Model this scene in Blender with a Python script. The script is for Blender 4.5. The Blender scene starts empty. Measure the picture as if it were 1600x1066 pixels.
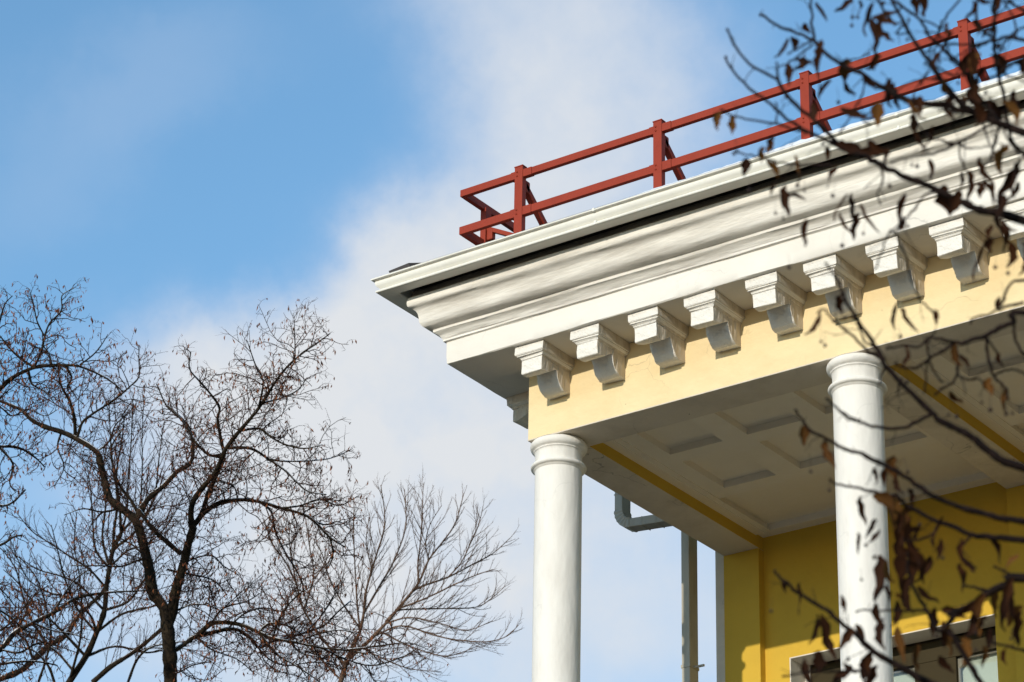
import bpy, bmesh, math, random
import numpy as np
from mathutils import Vector, Matrix

random.seed(7)
RNG = np.random.default_rng(11)
C = bpy.context.scene.collection
scene = bpy.context.scene

# ------------------------------------------------------------------ camera
H = 12.5                                   # height of the beam undersides above the ground
RIGHT = np.array([0.8138, 0.5808, 0.0180])
DOWN = np.array([-0.2390, 0.3615, -0.9012])
FWD = np.array([-0.52948, 0.72915, 0.43359])
FWD /= np.linalg.norm(FWD)
RIGHT -= FWD * (RIGHT @ FWD); RIGHT /= np.linalg.norm(RIGHT)
DOWN = np.cross(FWD, RIGHT)
CAM = np.array([14.3829, -20.0727, -10.9187 + H])
FPX = 4851.0                               # focal length in pixels of the 1600 px wide photograph

cam_data = bpy.data.cameras.new("camera")
cam_data.sensor_width = 36.0
cam_data.lens = FPX / 1600.0 * 36.0
cam_data.clip_start = 0.1
cam_data.clip_end = 5000
cam_data.dof.use_dof = True
cam_data.dof.focus_distance = 26.9
cam_data.dof.aperture_fstop = 5.4
cam = bpy.data.objects.new("camera", cam_data)
C.objects.link(cam)
M = Matrix.Identity(4)
for i in range(3):
    M[i][0] = RIGHT[i]; M[i][1] = -DOWN[i]; M[i][2] = -FWD[i]; M[i][3] = CAM[i]
cam.matrix_world = M
scene.camera = cam

# ------------------------------------------------------------------ world, sun, exposure
SUN_EL = math.radians(16.6)
SUN_AZ = math.radians(4.0)                 # the sun stands a little to the right of straight in front of the facade
world = bpy.data.worlds.new("World")
scene.world = world
world.use_nodes = True


def build_world():
    nt = world.node_tree
    N, L = nt.nodes, nt.links
    N.clear()
    out = N.new("ShaderNodeOutputWorld")
    sky = N.new("ShaderNodeTexSky")
    sky.sky_type = 'NISHITA'
    sky.sun_disc = False
    sky.sun_elevation = SUN_EL
    sky.sun_rotation = math.radians(180) - SUN_AZ
    sky.altitude = 200
    sky.air_density = 1.5
    sky.dust_density = 0.3
    sky.ozone_density = 6.0
    hs = N.new("ShaderNodeHueSaturation")
    hs.inputs['Hue'].default_value = 0.492
    hs.inputs['Saturation'].default_value = 0.96
    hs.inputs['Value'].default_value = 1.0
    L.new(sky.outputs[0], hs.inputs['Color'])
    bg = N.new("ShaderNodeBackground")
    bg.inputs['Strength'].default_value = 0.15
    L.new(hs.outputs[0], bg.inputs['Color'])
    bc = N.new("ShaderNodeBackground")
    bc.inputs['Strength'].default_value = 1.0
    tc = N.new("ShaderNodeTexCoord")

    def math_(op, a, b=None, c=None, clamp=False):
        n = N.new("ShaderNodeMath"); n.operation = op; n.use_clamp = clamp
        for i, v in enumerate((a, b, c)):
            if v is None: continue
            if isinstance(v, (int, float)): n.inputs[i].default_value = v
            else: L.new(v, n.inputs[i])
        return n.outputs[0]

    # fixed compass axes of the sky, for placing the clouds by direction
    def dot(vec):
        n = N.new("ShaderNodeVectorMath"); n.operation = 'DOT_PRODUCT'
        L.new(tc.outputs['Generated'], n.inputs[0]); n.inputs[1].default_value = vec
        return n.outputs['Value']
    u0 = dot((0.8138, 0.5808, 0.0180)); v0 = dot((0.2390, -0.3615, 0.9012)); w0 = dot((-0.5295, 0.7292, 0.4336))

    def noise(scale, detail, rough=0.55, off=(0, 0, 0), dist=0.0):
        mp = N.new("ShaderNodeMapping"); mp.inputs['Location'].default_value = off
        L.new(tc.outputs['Generated'], mp.inputs[0])
        n = N.new("ShaderNodeTexNoise"); n.inputs['Scale'].default_value = scale
        n.inputs['Detail'].default_value = detail; n.inputs['Roughness'].default_value = rough
        n.inputs['Distortion'].default_value = dist
        L.new(mp.outputs[0], n.inputs['Vector'])
        return n.outputs['Fac']
    wu = noise(14, 6, 0.62, (3, 1, 2)); wv = noise(14, 6, 0.62, (7, 5, 9))
    u = math_('ADD', u0, math_('MULTIPLY', math_('SUBTRACT', wu, 0.5), 0.060))
    v = math_('ADD', v0, math_('MULTIPLY', math_('SUBTRACT', wv, 0.5), 0.060))
    front = math_('GREATER_THAN', w0, 0.0)
    # soft cloud masses: direction (x, y in thousandths of a radian-like unit), radii, tilt, density
    blobs = [(0.000, 0.108, 0.036, 0.034, 0.0, 0.68), (0.030, 0.085, 0.034, 0.030, -0.6, 0.62), (0.022, 0.060, 0.038, 0.026, -0.2, 0.60),
             (0.005, 0.030, 0.040, 0.030, 0.7, 0.80), (-0.022, 0.010, 0.030, 0.026, 0.8, 0.80), (-0.045, -0.010, 0.045, 0.026, 0.5, 0.85),
             (-0.010, -0.020, 0.062, 0.044, 0.3, 0.93), (-0.086, -0.008, 0.046, 0.018, 0.15, 0.82), (-0.080, -0.035, 0.050, 0.022, 0.0, 0.75),
             (-0.015, -0.060, 0.080, 0.030, 0.0, 0.80), (0.010, -0.085, 0.110, 0.026, 0.0, 0.55), (-0.070, -0.085, 0.050, 0.026, 0.0, 0.55),
             (-0.090, -0.080, 0.110, 0.055, 0.0, 0.30), (0.030, -0.112, 0.110, 0.030, 0.0, 0.50), (-0.108, 0.088, 0.030, 0.016, 0.5, 0.16), (-0.145, 0.060, 0.026, 0.020, 0.5, 0.14), (-0.100, 0.012, 0.020, 0.010, 0.0, 0.10)]
    inv = None
    for (bu, bv, ru, rv, t, a) in blobs:
        du = math_('SUBTRACT', u, bu); dv = math_('SUBTRACT', v, bv)
        c, s = math.cos(t), math.sin(t)
        x = math_('ADD', math_('MULTIPLY', du, c / ru), math_('MULTIPLY', dv, s / ru))
        y = math_('ADD', math_('MULTIPLY', du, -s / rv), math_('MULTIPLY', dv, c / rv))
        q = math_('ADD', math_('MULTIPLY', x, x), math_('MULTIPLY', y, y))
        g = math_('POWER', 2.718, math_('MULTIPLY', math_('POWER', q, 1.5), -0.60))
        k = math_('SUBTRACT', 1.0, math_('MULTIPLY', g, a))
        inv = k if inv is None else math_('MULTIPLY', inv, k)
    near = math_('MULTIPLY', math_('SUBTRACT', 1.0, inv), front)
    # the same kind of scattered cloud over the rest of the sky
    far = noise(2.6, 6, 0.55, (1.3, 4.1, 0.4))
    mr = N.new("ShaderNodeMapRange"); mr.interpolation_type = 'SMOOTHSTEP'
    mr.inputs['From Min'].default_value = 0.54; mr.inputs['From Max'].default_value = 0.74
    mr.inputs['To Max'].default_value = 0.75
    L.new(far, mr.inputs['Value'])
    r2 = math_('ADD', math_('MULTIPLY', u0, u0), math_('MULTIPLY', math_('MULTIPLY', v0, v0), 1.8))
    away = N.new("ShaderNodeMapRange"); away.interpolation_type = 'SMOOTHSTEP'
    away.inputs['From Min'].default_value = 0.03; away.inputs['From Max'].default_value = 0.10
    L.new(r2, away.inputs['Value'])
    away2 = math_('MAXIMUM', away.outputs[0], math_('SUBTRACT', 1.0, front))
    fine = noise(28, 6, 0.6, (2, 2, 2))
    mod = math_('ADD', 0.66, math_('MULTIPLY', fine, 0.64))
    tot = math_('ADD', math_('MULTIPLY', near, mod), math_('MULTIPLY', mr.outputs[0], away2), clamp=True)
    cr = N.new("ShaderNodeValToRGB")
    cr.color_ramp.elements[0].color = (0.40, 0.47, 0.60, 1)
    cr.color_ramp.elements[1].color = (0.53, 0.55, 0.575, 1)
    L.new(tot, cr.inputs[0])
    L.new(cr.outputs[0], bc.inputs['Color'])
    mix = N.new("ShaderNodeMixShader")
    L.new(tot, mix.inputs[0]); L.new(bg.outputs[0], mix.inputs[1]); L.new(bc.outputs[0], mix.inputs[2])
    L.new(mix.outputs[0], out.inputs['Surface'])
    return bg, hs


build_world()
world.cycles.sampling_method = 'MANUAL'
world.cycles.sample_map_resolution = 1024

sun_data = bpy.data.lights.new("sun", 'SUN')
sun_data.energy = 2.35
sun_data.angle = math.radians(0.53)
sun_data.color = (1.0, 0.91, 0.76)
sun = bpy.data.objects.new("sun", sun_data)
C.objects.link(sun)
to_sun = Vector((math.sin(SUN_AZ) * math.cos(SUN_EL), -math.cos(SUN_AZ) * math.cos(SUN_EL), math.sin(SUN_EL)))
sun.rotation_euler = to_sun.to_track_quat('Z', 'Y').to_euler()

vs = scene.view_settings
vs.view_transform = 'Standard'
vs.look = 'None'
vs.exposure = 0.5
vs.gamma = 1.0
vs.use_curve_mapping = False
scene.cycles.use_denoising = True
scene.cycles.max_bounces = 8
scene.cycles.diffuse_bounces = 5


# ------------------------------------------------------------------ helpers
def ray(x, y):
    return FWD + RIGHT * ((x - 800.0) / FPX) + DOWN * ((y - 533.0) / FPX)


def at(x, y, depth):
    """point in the world seen in direction (x, y) at a given distance along the view axis"""
    return CAM + ray(x, y) * depth


def link_mesh(name, verts, faces, mats, parent=None, smooth=False, mat_idx=None):
    me = bpy.data.meshes.new(name)
    me.from_pydata([tuple(v) for v in verts], [], [tuple(f) for f in faces])
    for m in (mats if isinstance(mats, (list, tuple)) else [mats]):
        me.materials.append(m)
    if mat_idx is not None:
        me.polygons.foreach_set('material_index', mat_idx)
    if smooth:
        me.polygons.foreach_set('use_smooth', [True] * len(me.polygons))
    me.update()
    o = bpy.data.objects.new(name, me)
    C.objects.link(o)
    if parent: o.parent = parent
    return o


def tag(o, label=None, cat=None, group=None, kind=None):
    if label: o['label'] = label
    if cat: o['category'] = cat
    if group: o['group'] = group
    if kind: o['kind'] = kind
    return o


def empty(name, loc, label, cat, group=None):
    o = bpy.data.objects.new(name, None)
    o.empty_display_size = 0.3
    o.location = loc
    C.objects.link(o)
    return tag(o, label, cat, group)


def child(o, parent):
    """parent without moving: all meshes are in world coordinates relative to the parent's place"""
    o.parent = parent
    o.matrix_parent_inverse = Matrix.Translation(-Vector(parent.location))
    return o


class MB:
    """collects geometry for one mesh"""
    def __init__(s):
        s.v = []; s.f = []; s.m = []; s.sm = []

    def add(s, verts, faces, m=0, smooth=False):
        b = len(s.v)
        s.v += [tuple(p) for p in verts]
        for i, f in enumerate(faces):
            s.f.append(tuple(b + k for k in f))
            s.m.append(m[i] if isinstance(m, list) else m)
            s.sm.append(smooth)

    def box(s, x0, x1, y0, y1, z0, z1, m=0):
        """m: one index, or a dict with keys x- x+ y- y+ z- z+"""
        v = [(x0, y0, z0), (x1, y0, z0), (x1, y1, z0), (x0, y1, z0), (x0, y0, z1), (x1, y0, z1), (x1, y1, z1), (x0, y1, z1)]
        f = [(0, 3, 2, 1), (4, 5, 6, 7), (0, 1, 5, 4), (1, 2, 6, 5), (2, 3, 7, 6), (3, 0, 4, 7)]
        k = ['z-', 'z+', 'y-', 'x+', 'y+', 'x-']
        mm = [m.get(q, m.get('*', 0)) for q in k] if isinstance(m, dict) else m
        s.add(v, f, mm)

    def bar(s, a, b, w, h, up=(0, 0, 1), m=0):
        a = np.array(a, float); b = np.array(b, float)
        t = b - a; t /= np.linalg.norm(t)
        u = np.cross(t, up); u /= np.linalg.norm(u)
        n = np.cross(u, t)
        v = []
        for p in (a, b):
            for (i, j) in ((-1, -1), (1, -1), (1, 1), (-1, 1)):
                v.append(p + u * w / 2 * i + n * h / 2 * j)
        f = [(3, 2, 1, 0), (4, 5, 6, 7)] + [(i, (i + 1) % 4, (i + 1) % 4 + 4, i + 4) for i in range(4)]
        s.add(v, f, m)

    def lathe(s, cx, cy, prof, n=48, m=0):
        v = []; f = []
        for (r, z) in prof:
            for k in range(n):
                a = 2 * math.pi * k / n
                v.append((cx + r * math.cos(a), cy + r * math.sin(a), z))
        for i in range(len(prof) - 1):
            for k in range(n):
                f.append((i * n + k, i * n + (k + 1) % n, (i + 1) * n + (k + 1) % n, (i + 1) * n + k))
        s.add(v, f, m, True)

    def tube(s, pts, rad, k=6, m=0):
        P = np.array(pts, float); n = len(P)
        rad = np.broadcast_to(np.array(rad, float), (n,))
        T = np.gradient(P, axis=0); T /= (np.linalg.norm(T, axis=1)[:, None] + 1e-12)
        ref = np.array([0.31, 0.23, 0.92]) if abs(T[0] @ [0.31, 0.23, 0.92]) < 0.9 else np.array([1., 0, 0])
        U = np.cross(T, ref); U /= (np.linalg.norm(U, axis=1)[:, None] + 1e-12)
        V = np.cross(T, U)
        a = np.arange(k) * 2 * math.pi / k
        ring = P[:, None] + rad[:, None, None] * (np.cos(a)[None, :, None] * U[:, None] + np.sin(a)[None, :, None] * V[:, None])
        b = len(s.v)
        s.v += ring.reshape(-1, 3).tolist()
        for i in range(n - 1):
            for j in range(k):
                j2 = (j + 1) % k
                s.f.append((b + i * k + j, b + i * k + j2, b + (i + 1) * k + j2, b + (i + 1) * k + j))
        s.f.append(tuple(b + (n - 1) * k + j for j in range(k)))
        s.m += [m] * ((n - 1) * k + 1); s.sm += [True] * ((n - 1) * k + 1)

    def build(s, name, mats, parent=None, dz=0.0, bevel=0.0):
        v = [(x, y, z + dz) for (x, y, z) in s.v] if dz else s.v
        o = link_mesh(name, v, s.f, mats, None, False, s.m)
        o.data.polygons.foreach_set('use_smooth', s.sm)
        if bevel:
            md = o.modifiers.new('bevel', 'BEVEL'); md.width = bevel; md.segments = 2
            md.limit_method = 'ANGLE'; md.angle_limit = math.radians(40)
        if parent: child(o, parent)
        return o


def new_mat(name):
    m = bpy.data.materials.new(name)
    m.use_nodes = True
    nt = m.node_tree
    return m, nt, nt.nodes['Principled BSDF']


def paint(name, col, dirt=None, dirt_amt=0.3, rough=0.7, bump=0.15, bump_scale=18, streak=(1, 1, 1), chips=0.0, chip_col=(0.05, 0.045, 0.04), scale=2.2, spec=0.3, cracks=0.0):
    """plaster or metal under paint: base colour, cloudy wear, fine relief, some dark chips"""
    m, nt, b = new_mat(name)
    N, L = nt.nodes, nt.links
    tc = N.new('ShaderNodeTexCoord'); mp = N.new('ShaderNodeMapping')
    mp.inputs['Scale'].default_value = streak
    L.new(tc.outputs['Object'], mp.inputs[0])
    n1 = N.new('ShaderNodeTexNoise'); n1.inputs['Scale'].default_value = scale; n1.inputs['Detail'].default_value = 8
    n1.inputs['Roughness'].default_value = 0.65
    L.new(mp.outputs[0], n1.inputs['Vector'])
    r = N.new('ShaderNodeMapRange'); r.inputs['From Min'].default_value = 0.45; r.inputs['From Max'].default_value = 0.75
    r.inputs['To Max'].default_value = dirt_amt
    L.new(n1.outputs['Fac'], r.inputs['Value'])
    mx = N.new('ShaderNodeMix'); mx.data_type = 'RGBA'
    mx.inputs['A'].default_value = (*col, 1); mx.inputs['B'].default_value = (*(dirt or [c * 0.6 for c in col]), 1)
    L.new(r.outputs[0], mx.inputs['Factor'])
    last = mx.outputs['Result']
    if chips > 0:
        n2 = N.new('ShaderNodeTexNoise'); n2.inputs['Scale'].default_value = 5.5; n2.inputs['Detail'].default_value = 5; n2.inputs['Roughness'].default_value = 0.7
        L.new(tc.outputs['Object'], n2.inputs['Vector'])
        r2 = N.new('ShaderNodeMapRange'); r2.inputs['From Min'].default_value = 0.745 - chips; r2.inputs['From Max'].default_value = 0.76 - chips
        L.new(n2.outputs['Fac'], r2.inputs['Value'])
        m2 = N.new('ShaderNodeMix'); m2.data_type = 'RGBA'
        m2.inputs['B'].default_value = (*chip_col, 1)
        L.new(r2.outputs[0], m2.inputs['Factor']); L.new(last, m2.inputs['A'])
        last = m2.outputs['Result']
    if cracks > 0:
        vo = N.new('ShaderNodeTexVoronoi'); vo.feature = 'DISTANCE_TO_EDGE'; vo.inputs['Scale'].default_value = 1.7
        nd = N.new('ShaderNodeTexNoise'); nd.inputs['Scale'].default_value = 4.0; nd.inputs['Detail'].default_value = 6
        L.new(tc.outputs['Object'], nd.inputs['Vector'])
        va = N.new('ShaderNodeVectorMath'); va.operation = 'MULTIPLY_ADD'; va.inputs[1].default_value = (0.35, 0.35, 0.35)
        L.new(nd.outputs['Color'], va.inputs[0]); L.new(tc.outputs['Object'], va.inputs[2]); L.new(va.outputs[0], vo.inputs['Vector'])
        rc = N.new('ShaderNodeMapRange'); rc.inputs['From Min'].default_value = 0.010; rc.inputs['From Max'].default_value = 0.003
        L.new(vo.outputs['Distance'], rc.inputs['Value'])
        nm = N.new('ShaderNodeTexNoise'); nm.inputs['Scale'].default_value = 1.1; nm.inputs['Detail'].default_value = 3
        L.new(tc.outputs['Object'], nm.inputs['Vector'])
        rm = N.new('ShaderNodeMapRange'); rm.inputs['From Min'].default_value = 0.50; rm.inputs['From Max'].default_value = 0.60; rm.inputs['To Max'].default_value = cracks
        L.new(nm.outputs['Fac'], rm.inputs['Value'])
        mm = N.new('ShaderNodeMath'); mm.operation = 'MULTIPLY'; L.new(rc.outputs[0], mm.inputs[0]); L.new(rm.outputs[0], mm.inputs[1])
        m3 = N.new('ShaderNodeMix'); m3.data_type = 'RGBA'; m3.inputs['B'].default_value = (*[c * 0.30 for c in col], 1)
        L.new(mm.outputs[0], m3.inputs['Factor']); L.new(last, m3.inputs['A'])
        last = m3.outputs['Result']
    L.new(last, b.inputs['Base Color'])
    b.inputs['Roughness'].default_value = rough
    b.inputs['Specular IOR Level'].default_value = spec
    if bump:
        n3 = N.new('ShaderNodeTexNoise'); n3.inputs['Scale'].default_value = bump_scale; n3.inputs['Detail'].default_value = 6
        L.new(mp.outputs[0], n3.inputs['Vector'])
        bp = N.new('ShaderNodeBump'); bp.inputs['Strength'].default_value = bump; bp.inputs['Distance'].default_value = 0.02
        L.new(n3.outputs['Fac'], bp.inputs['Height'])
        L.new(bp.outputs[0], b.inputs['Normal'])
    return m


M_WHITE = paint('white_plaster', (0.79, 0.76, 0.70), (0.60, 0.55, 0.48), 0.35, 0.75, 0.3, 7, scale=1.2, cracks=0.3)
M_CORN = paint('white_cornice_plaster', (0.79, 0.76, 0.70), (0.34, 0.30, 0.25), 0.75, 0.75, 0.55, 12, (0.3, 1.0, 2.2), 0.0)
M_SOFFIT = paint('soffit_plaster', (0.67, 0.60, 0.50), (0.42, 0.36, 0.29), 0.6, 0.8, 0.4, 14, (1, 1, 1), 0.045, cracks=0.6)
M_MOD = paint('modillion_plaster', (0.79, 0.76, 0.70), (0.5, 0.45, 0.38), 0.4, 0.75, 0.8, 16, (1.5, 1, 1.5))
M_MODSIDE = paint('modillion_side_plaster', (0.60, 0.535, 0.44), (0.34, 0.28, 0.20), 0.7, 0.8, 0.9, 14, (1, 2.5, 0.7), scale=5)  # side faces: darker, browner base than the fronts, with streaks
M_COLUMN = paint('column_paint', (0.79, 0.765, 0.715), (0.60, 0.56, 0.50), 0.55, 0.7, 0.4, 9, (1.6, 1.6, 0.45), 0.004, (0.35, 0.31, 0.26), scale=3.2, cracks=0.10)
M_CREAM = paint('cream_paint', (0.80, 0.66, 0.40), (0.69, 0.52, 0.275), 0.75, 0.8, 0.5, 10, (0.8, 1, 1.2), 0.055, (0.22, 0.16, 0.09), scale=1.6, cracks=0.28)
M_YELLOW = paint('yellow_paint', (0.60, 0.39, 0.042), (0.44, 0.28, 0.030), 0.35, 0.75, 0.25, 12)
M_CEIL = paint('ceiling_paint', (0.80, 0.74, 0.64), (0.70, 0.63, 0.52), 0.4, 0.8, 0.25, 12)
M_RED = paint('red_railing_paint', (0.28, 0.037, 0.017), (0.19, 0.023, 0.011), 0.4, 0.6, 0.12, 30, (1, 1, 1), 0.0, (0.5, 0.4, 0.35), 6, 0.2)
M_GUTTER = paint('gutter_paint', (0.80, 0.785, 0.72), (0.50, 0.49, 0.44), 0.4, 0.5, 0.08, 5, (0.5, 1, 1), 0, scale=3)
M_PIPE = paint('pipe_paint', (0.44, 0.41, 0.34), (0.22, 0.18, 0.13), 0.7, 0.5, 0.1, 10, (1, 1, 0.3), scale=5)
M_ROOF = paint('dark_roof_metal', (0.05, 0.042, 0.038), None, 0.4, 0.55, 0.1)
M_GAP = paint('eaves_timber', (0.045, 0.038, 0.03), None, 0.4, 0.9, 0.5)
M_GROUT = paint('weathered_mortar', (0.22, 0.19, 0.15), (0.08, 0.065, 0.05), 0.8, 0.9, 0.8, 14)
M_SASH = paint('sash_paint', (0.40, 0.32, 0.29), None, 0.3, 0.5, 0.05)
M_FRAME = paint('window_frame_paint', (0.050, 0.040, 0.022), None, 0.3, 0.85, 0.05, spec=0.1)
M_FRAMEW = paint('white_frame_paint', (0.72, 0.69, 0.62), None, 0.3, 0.5, 0.05)
M_REVEAL = paint('reveal_plaster', (0.66, 0.61, 0.54), None, 0.3, 0.8, 0.2)
M_BLIND = paint('blind_fabric', (0.70, 0.69, 0.64), None, 0.15, 0.9, 0.1)
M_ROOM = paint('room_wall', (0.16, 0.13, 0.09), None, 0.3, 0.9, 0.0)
M_FLOOR = paint('balcony_concrete', (0.28, 0.24, 0.17), None, 0.4, 0.85, 0.2)
M_BASE = paint('lower_wall_paint', (0.62, 0.42, 0.12), None, 0.3, 0.8, 0.2)


def glass_mat():
    m, nt, b = new_mat('window_glass')
    N, L = nt.nodes, nt.links
    N.remove(b)
    tr = N.new('ShaderNodeBsdfTransparent'); tr.inputs[0].default_value = (0.86, 0.90, 0.88, 1)
    gl = N.new('ShaderNodeBsdfGlossy'); gl.inputs['Roughness'].default_value = 0.02
    fr = N.new('ShaderNodeFresnel'); fr.inputs['IOR'].default_value = 1.5
    mx = N.new('ShaderNodeMixShader')
    L.new(fr.outputs[0], mx.inputs[0]); L.new(tr.outputs[0], mx.inputs[1]); L.new(gl.outputs[0], mx.inputs[2])
    L.new(mx.outputs[0], N['Material Output'].inputs['Surface'])
    return m


M_GLASS = glass_mat()


def bark(name, col, col2, snow=0.0, scale=14):
    """bark colour; lying snow on upward faces of thick limbs, in patches"""
    m, nt, b = new_mat(name)
    N, L = nt.nodes, nt.links
    tc = N.new('ShaderNodeTexCoord')
    n1 = N.new('ShaderNodeTexNoise'); n1.inputs['Scale'].default_value = scale; n1.inputs['Detail'].default_value = 6
    L.new(tc.outputs['Object'], n1.inputs['Vector'])
    mx = N.new('ShaderNodeMix'); mx.data_type = 'RGBA'
    mx.inputs['A'].default_value = (*col, 1); mx.inputs['B'].default_value = (*col2, 1)
    r0 = N.new('ShaderNodeMapRange'); r0.inputs['From Min'].default_value = 0.35; r0.inputs['From Max'].default_value = 0.65
    L.new(n1.outputs['Fac'], r0.inputs['Value']); L.new(r0.outputs[0], mx.inputs['Factor'])
    last = mx.outputs['Result']
    if snow > 0:
        ge = N.new('ShaderNodeNewGeometry'); sp = N.new('ShaderNodeSeparateXYZ')
        L.new(ge.outputs['Normal'], sp.inputs[0])
        n2 = N.new('ShaderNodeTexNoise'); n2.inputs['Scale'].default_value = 1.8; n2.inputs['Detail'].default_value = 4
        L.new(tc.outputs['Object'], n2.inputs['Vector'])
        r = N.new('ShaderNodeMapRange'); r.inputs['From Min'].default_value = 0.52 - snow; r.inputs['From Max'].default_value = 0.60 - snow
        L.new(n2.outputs['Fac'], r.inputs['Value'])
        r2 = N.new('ShaderNodeMapRange'); r2.inputs['From Min'].default_value = 0.30; r2.inputs['From Max'].default_value = 0.45
        L.new(sp.outputs['Z'], r2.inputs['Value'])
        mu = N.new('ShaderNodeMath'); mu.operation = 'MULTIPLY'
        L.new(r.outputs[0], mu.inputs[0]); L.new(r2.outputs[0], mu.inputs[1])
        m2 = N.new('ShaderNodeMix'); m2.data_type = 'RGBA'; m2.inputs['B'].default_value = (0.8, 0.82, 0.85, 1)
        L.new(mu.outputs[0], m2.inputs['Factor']); L.new(last, m2.inputs['A'])
        last = m2.outputs['Result']
    L.new(last, b.inputs['Base Color'])
    b.inputs['Roughness'].default_value = 0.9
    b.inputs['Specular IOR Level'].default_value = 0.15
    bp = N.new('ShaderNodeBump'); bp.inputs['Strength'].default_value = 0.6; bp.inputs['Distance'].default_value = 0.02
    n3 = N.new('ShaderNodeTexNoise'); n3.inputs['Scale'].default_value = 40; n3.inputs['Detail'].default_value = 5
    L.new(tc.outputs['Object'], n3.inputs['Vector'])
    L.new(n3.outputs['Fac'], bp.inputs['Height']); L.new(bp.outputs[0], b.inputs['Normal'])
    return m


M_BARK = bark('dark_bark', (0.011, 0.008, 0.006), (0.036, 0.025, 0.014), 0.05)
M_TWIG = bark('twig_bark', (0.030, 0.014, 0.010), (0.085, 0.040, 0.026), 0.0, 6)
M_MAPLE = bark('maple_bark', (0.080, 0.046, 0.031), (0.17, 0.105, 0.070), 0.0, 6)
M_FGBARK = bark('near_bark', (0.006, 0.0035, 0.003), (0.020, 0.011, 0.009), 0.0, 30)
M_POD = bark('dry_pod', (0.13, 0.042, 0.020), (0.24, 0.09, 0.036), 0.0, 5)


def leaf_mat(name, c1, c2):
    m, nt, b = new_mat(name)
    N, L = nt.nodes, nt.links
    tc = N.new('ShaderNodeTexCoord'); oi = N.new('ShaderNodeObjectInfo')
    n1 = N.new('ShaderNodeTexNoise'); n1.inputs['Scale'].default_value = 3.5; n1.inputs['Detail'].default_value = 5
    L.new(tc.outputs['Object'], n1.inputs['Vector'])
    ad = N.new('ShaderNodeMath'); ad.operation = 'MULTIPLY_ADD'; ad.inputs[1].default_value = 0.7
    L.new(oi.outputs['Random'], ad.inputs[0]); 
    sb = N.new('ShaderNodeMath'); sb.operation = 'SUBTRACT'; sb.inputs[1].default_value = 0.35
    L.new(n1.outputs['Fac'], sb.inputs[0]); L.new(sb.outputs[0], ad.inputs[2])
    mx = N.new('ShaderNodeMix'); mx.data_type = 'RGBA'; mx.clamp_factor = True
    mx.inputs['A'].default_value = (*c1, 1); mx.inputs['B'].default_value = (*c2, 1)
    L.new(ad.outputs[0], mx.inputs['Factor'])
    L.new(mx.outputs['Result'], b.inputs['Base Color'])
    tl = N.new('ShaderNodeBsdfTranslucent'); ms = N.new('ShaderNodeMixShader'); ms.inputs[0].default_value = 0.3
    L.new(mx.outputs['Result'], tl.inputs['Color']); L.new(b.outputs[0], ms.inputs[1]); L.new(tl.outputs[0], ms.inputs[2])
    L.new(ms.outputs[0], N['Material Output'].inputs['Surface'])
    b.inputs['Roughness'].default_value = 0.75
    b.inputs['Specular IOR Level'].default_value = 0.2
    return m


M_LEAF = leaf_mat('dry_leaf', (0.014, 0.0045, 0.003), (0.060, 0.020, 0.006))
M_LEAFO = leaf_mat('dry_leaf_ochre', (0.060, 0.022, 0.006), (0.17, 0.072, 0.016))
M_BERRY = paint('dry_berry', (0.025, 0.014, 0.012), None, 0.3, 0.8, 0.0)


def ground_mat():
    m, nt, b = new_mat('winter_ground')
    N, L = nt.nodes, nt.links
    tc = N.new('ShaderNodeTexCoord')
    n1 = N.new('ShaderNodeTexNoise'); n1.inputs['Scale'].default_value = 0.15; n1.inputs['Detail'].default_value = 9
    L.new(tc.outputs['Object'], n1.inputs['Vector'])
    r = N.new('ShaderNodeMapRange'); r.inputs['From Min'].default_value = 0.48; r.inputs['From Max'].default_value = 0.6
    L.new(n1.outputs['Fac'], r.inputs['Value'])
    mx = N.new('ShaderNodeMix'); mx.data_type = 'RGBA'
    mx.inputs['A'].default_value = (0.055, 0.048, 0.038, 1); mx.inputs['B'].default_value = (0.13, 0.115, 0.09, 1)
    L.new(r.outputs[0], mx.inputs['Factor']); L.new(mx.outputs['Result'], b.inputs['Base Color'])
    b.inputs['Roughness'].default_value = 0.95
    return m


def snow_mat():
    m, nt, b = new_mat('snow')
    b.inputs['Base Color'].default_value = (0.86, 0.87, 0.88, 1)
    b.inputs['Roughness'].default_value = 0.85
    N, L = nt.nodes, nt.links
    n = N.new('ShaderNodeTexNoise'); n.inputs['Scale'].default_value = 25; n.inputs['Detail'].default_value = 5
    tc = N.new('ShaderNodeTexCoord'); L.new(tc.outputs['Object'], n.inputs['Vector'])
    bp = N.new('ShaderNodeBump'); bp.inputs['Strength'].default_value = 0.3; bp.inputs['Distance'].default_value = 0.01
    L.new(n.outputs['Fac'], bp.inputs['Height']); L.new(bp.outputs[0], b.inputs['Normal'])
    return m


M_SNOW = snow_mat()

# ------------------------------------------------------------------ ground
g = MB()
S = 1500
g.add([(-S, -S, 0), (S, -S, 0), (S, S, 0), (-S, S, 0)], [(0, 1, 2, 3)])
tag(g.build('ground', ground_mat()), kind='structure')

# ------------------------------------------------------------------ the building (local z = 0 at the beam undersides)
W = 0.385                                   # beam width
PITCH = 2.97
NB = 3
LX = PITCH * NB + W
YP = 3.20                                   # face of the pilasters
YW = 3.29                                   # face of the back wall
YE = 9.0                                    # depth of the building
ZB = -H                                     # ground
ZF = -3.60                                  # portico floor
building = empty('portico_building', (0, 0, 0), 'pale yellow building with white columns, bracketed white cornice and coffered porch ceiling', 'building')


def B(mb, name, mats, bevel=0.0, parent=None):
    return mb.build(name, mats, parent or building, H, bevel)


def noise1(x, s=0.0):
    return (math.sin(x * 3.1 + s) + 0.6 * math.sin(x * 7.7 + 1.3 * s + 1) + 0.4 * math.sin(x * 17.3 + 2.1 * s + 2)) / 2.0


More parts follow.
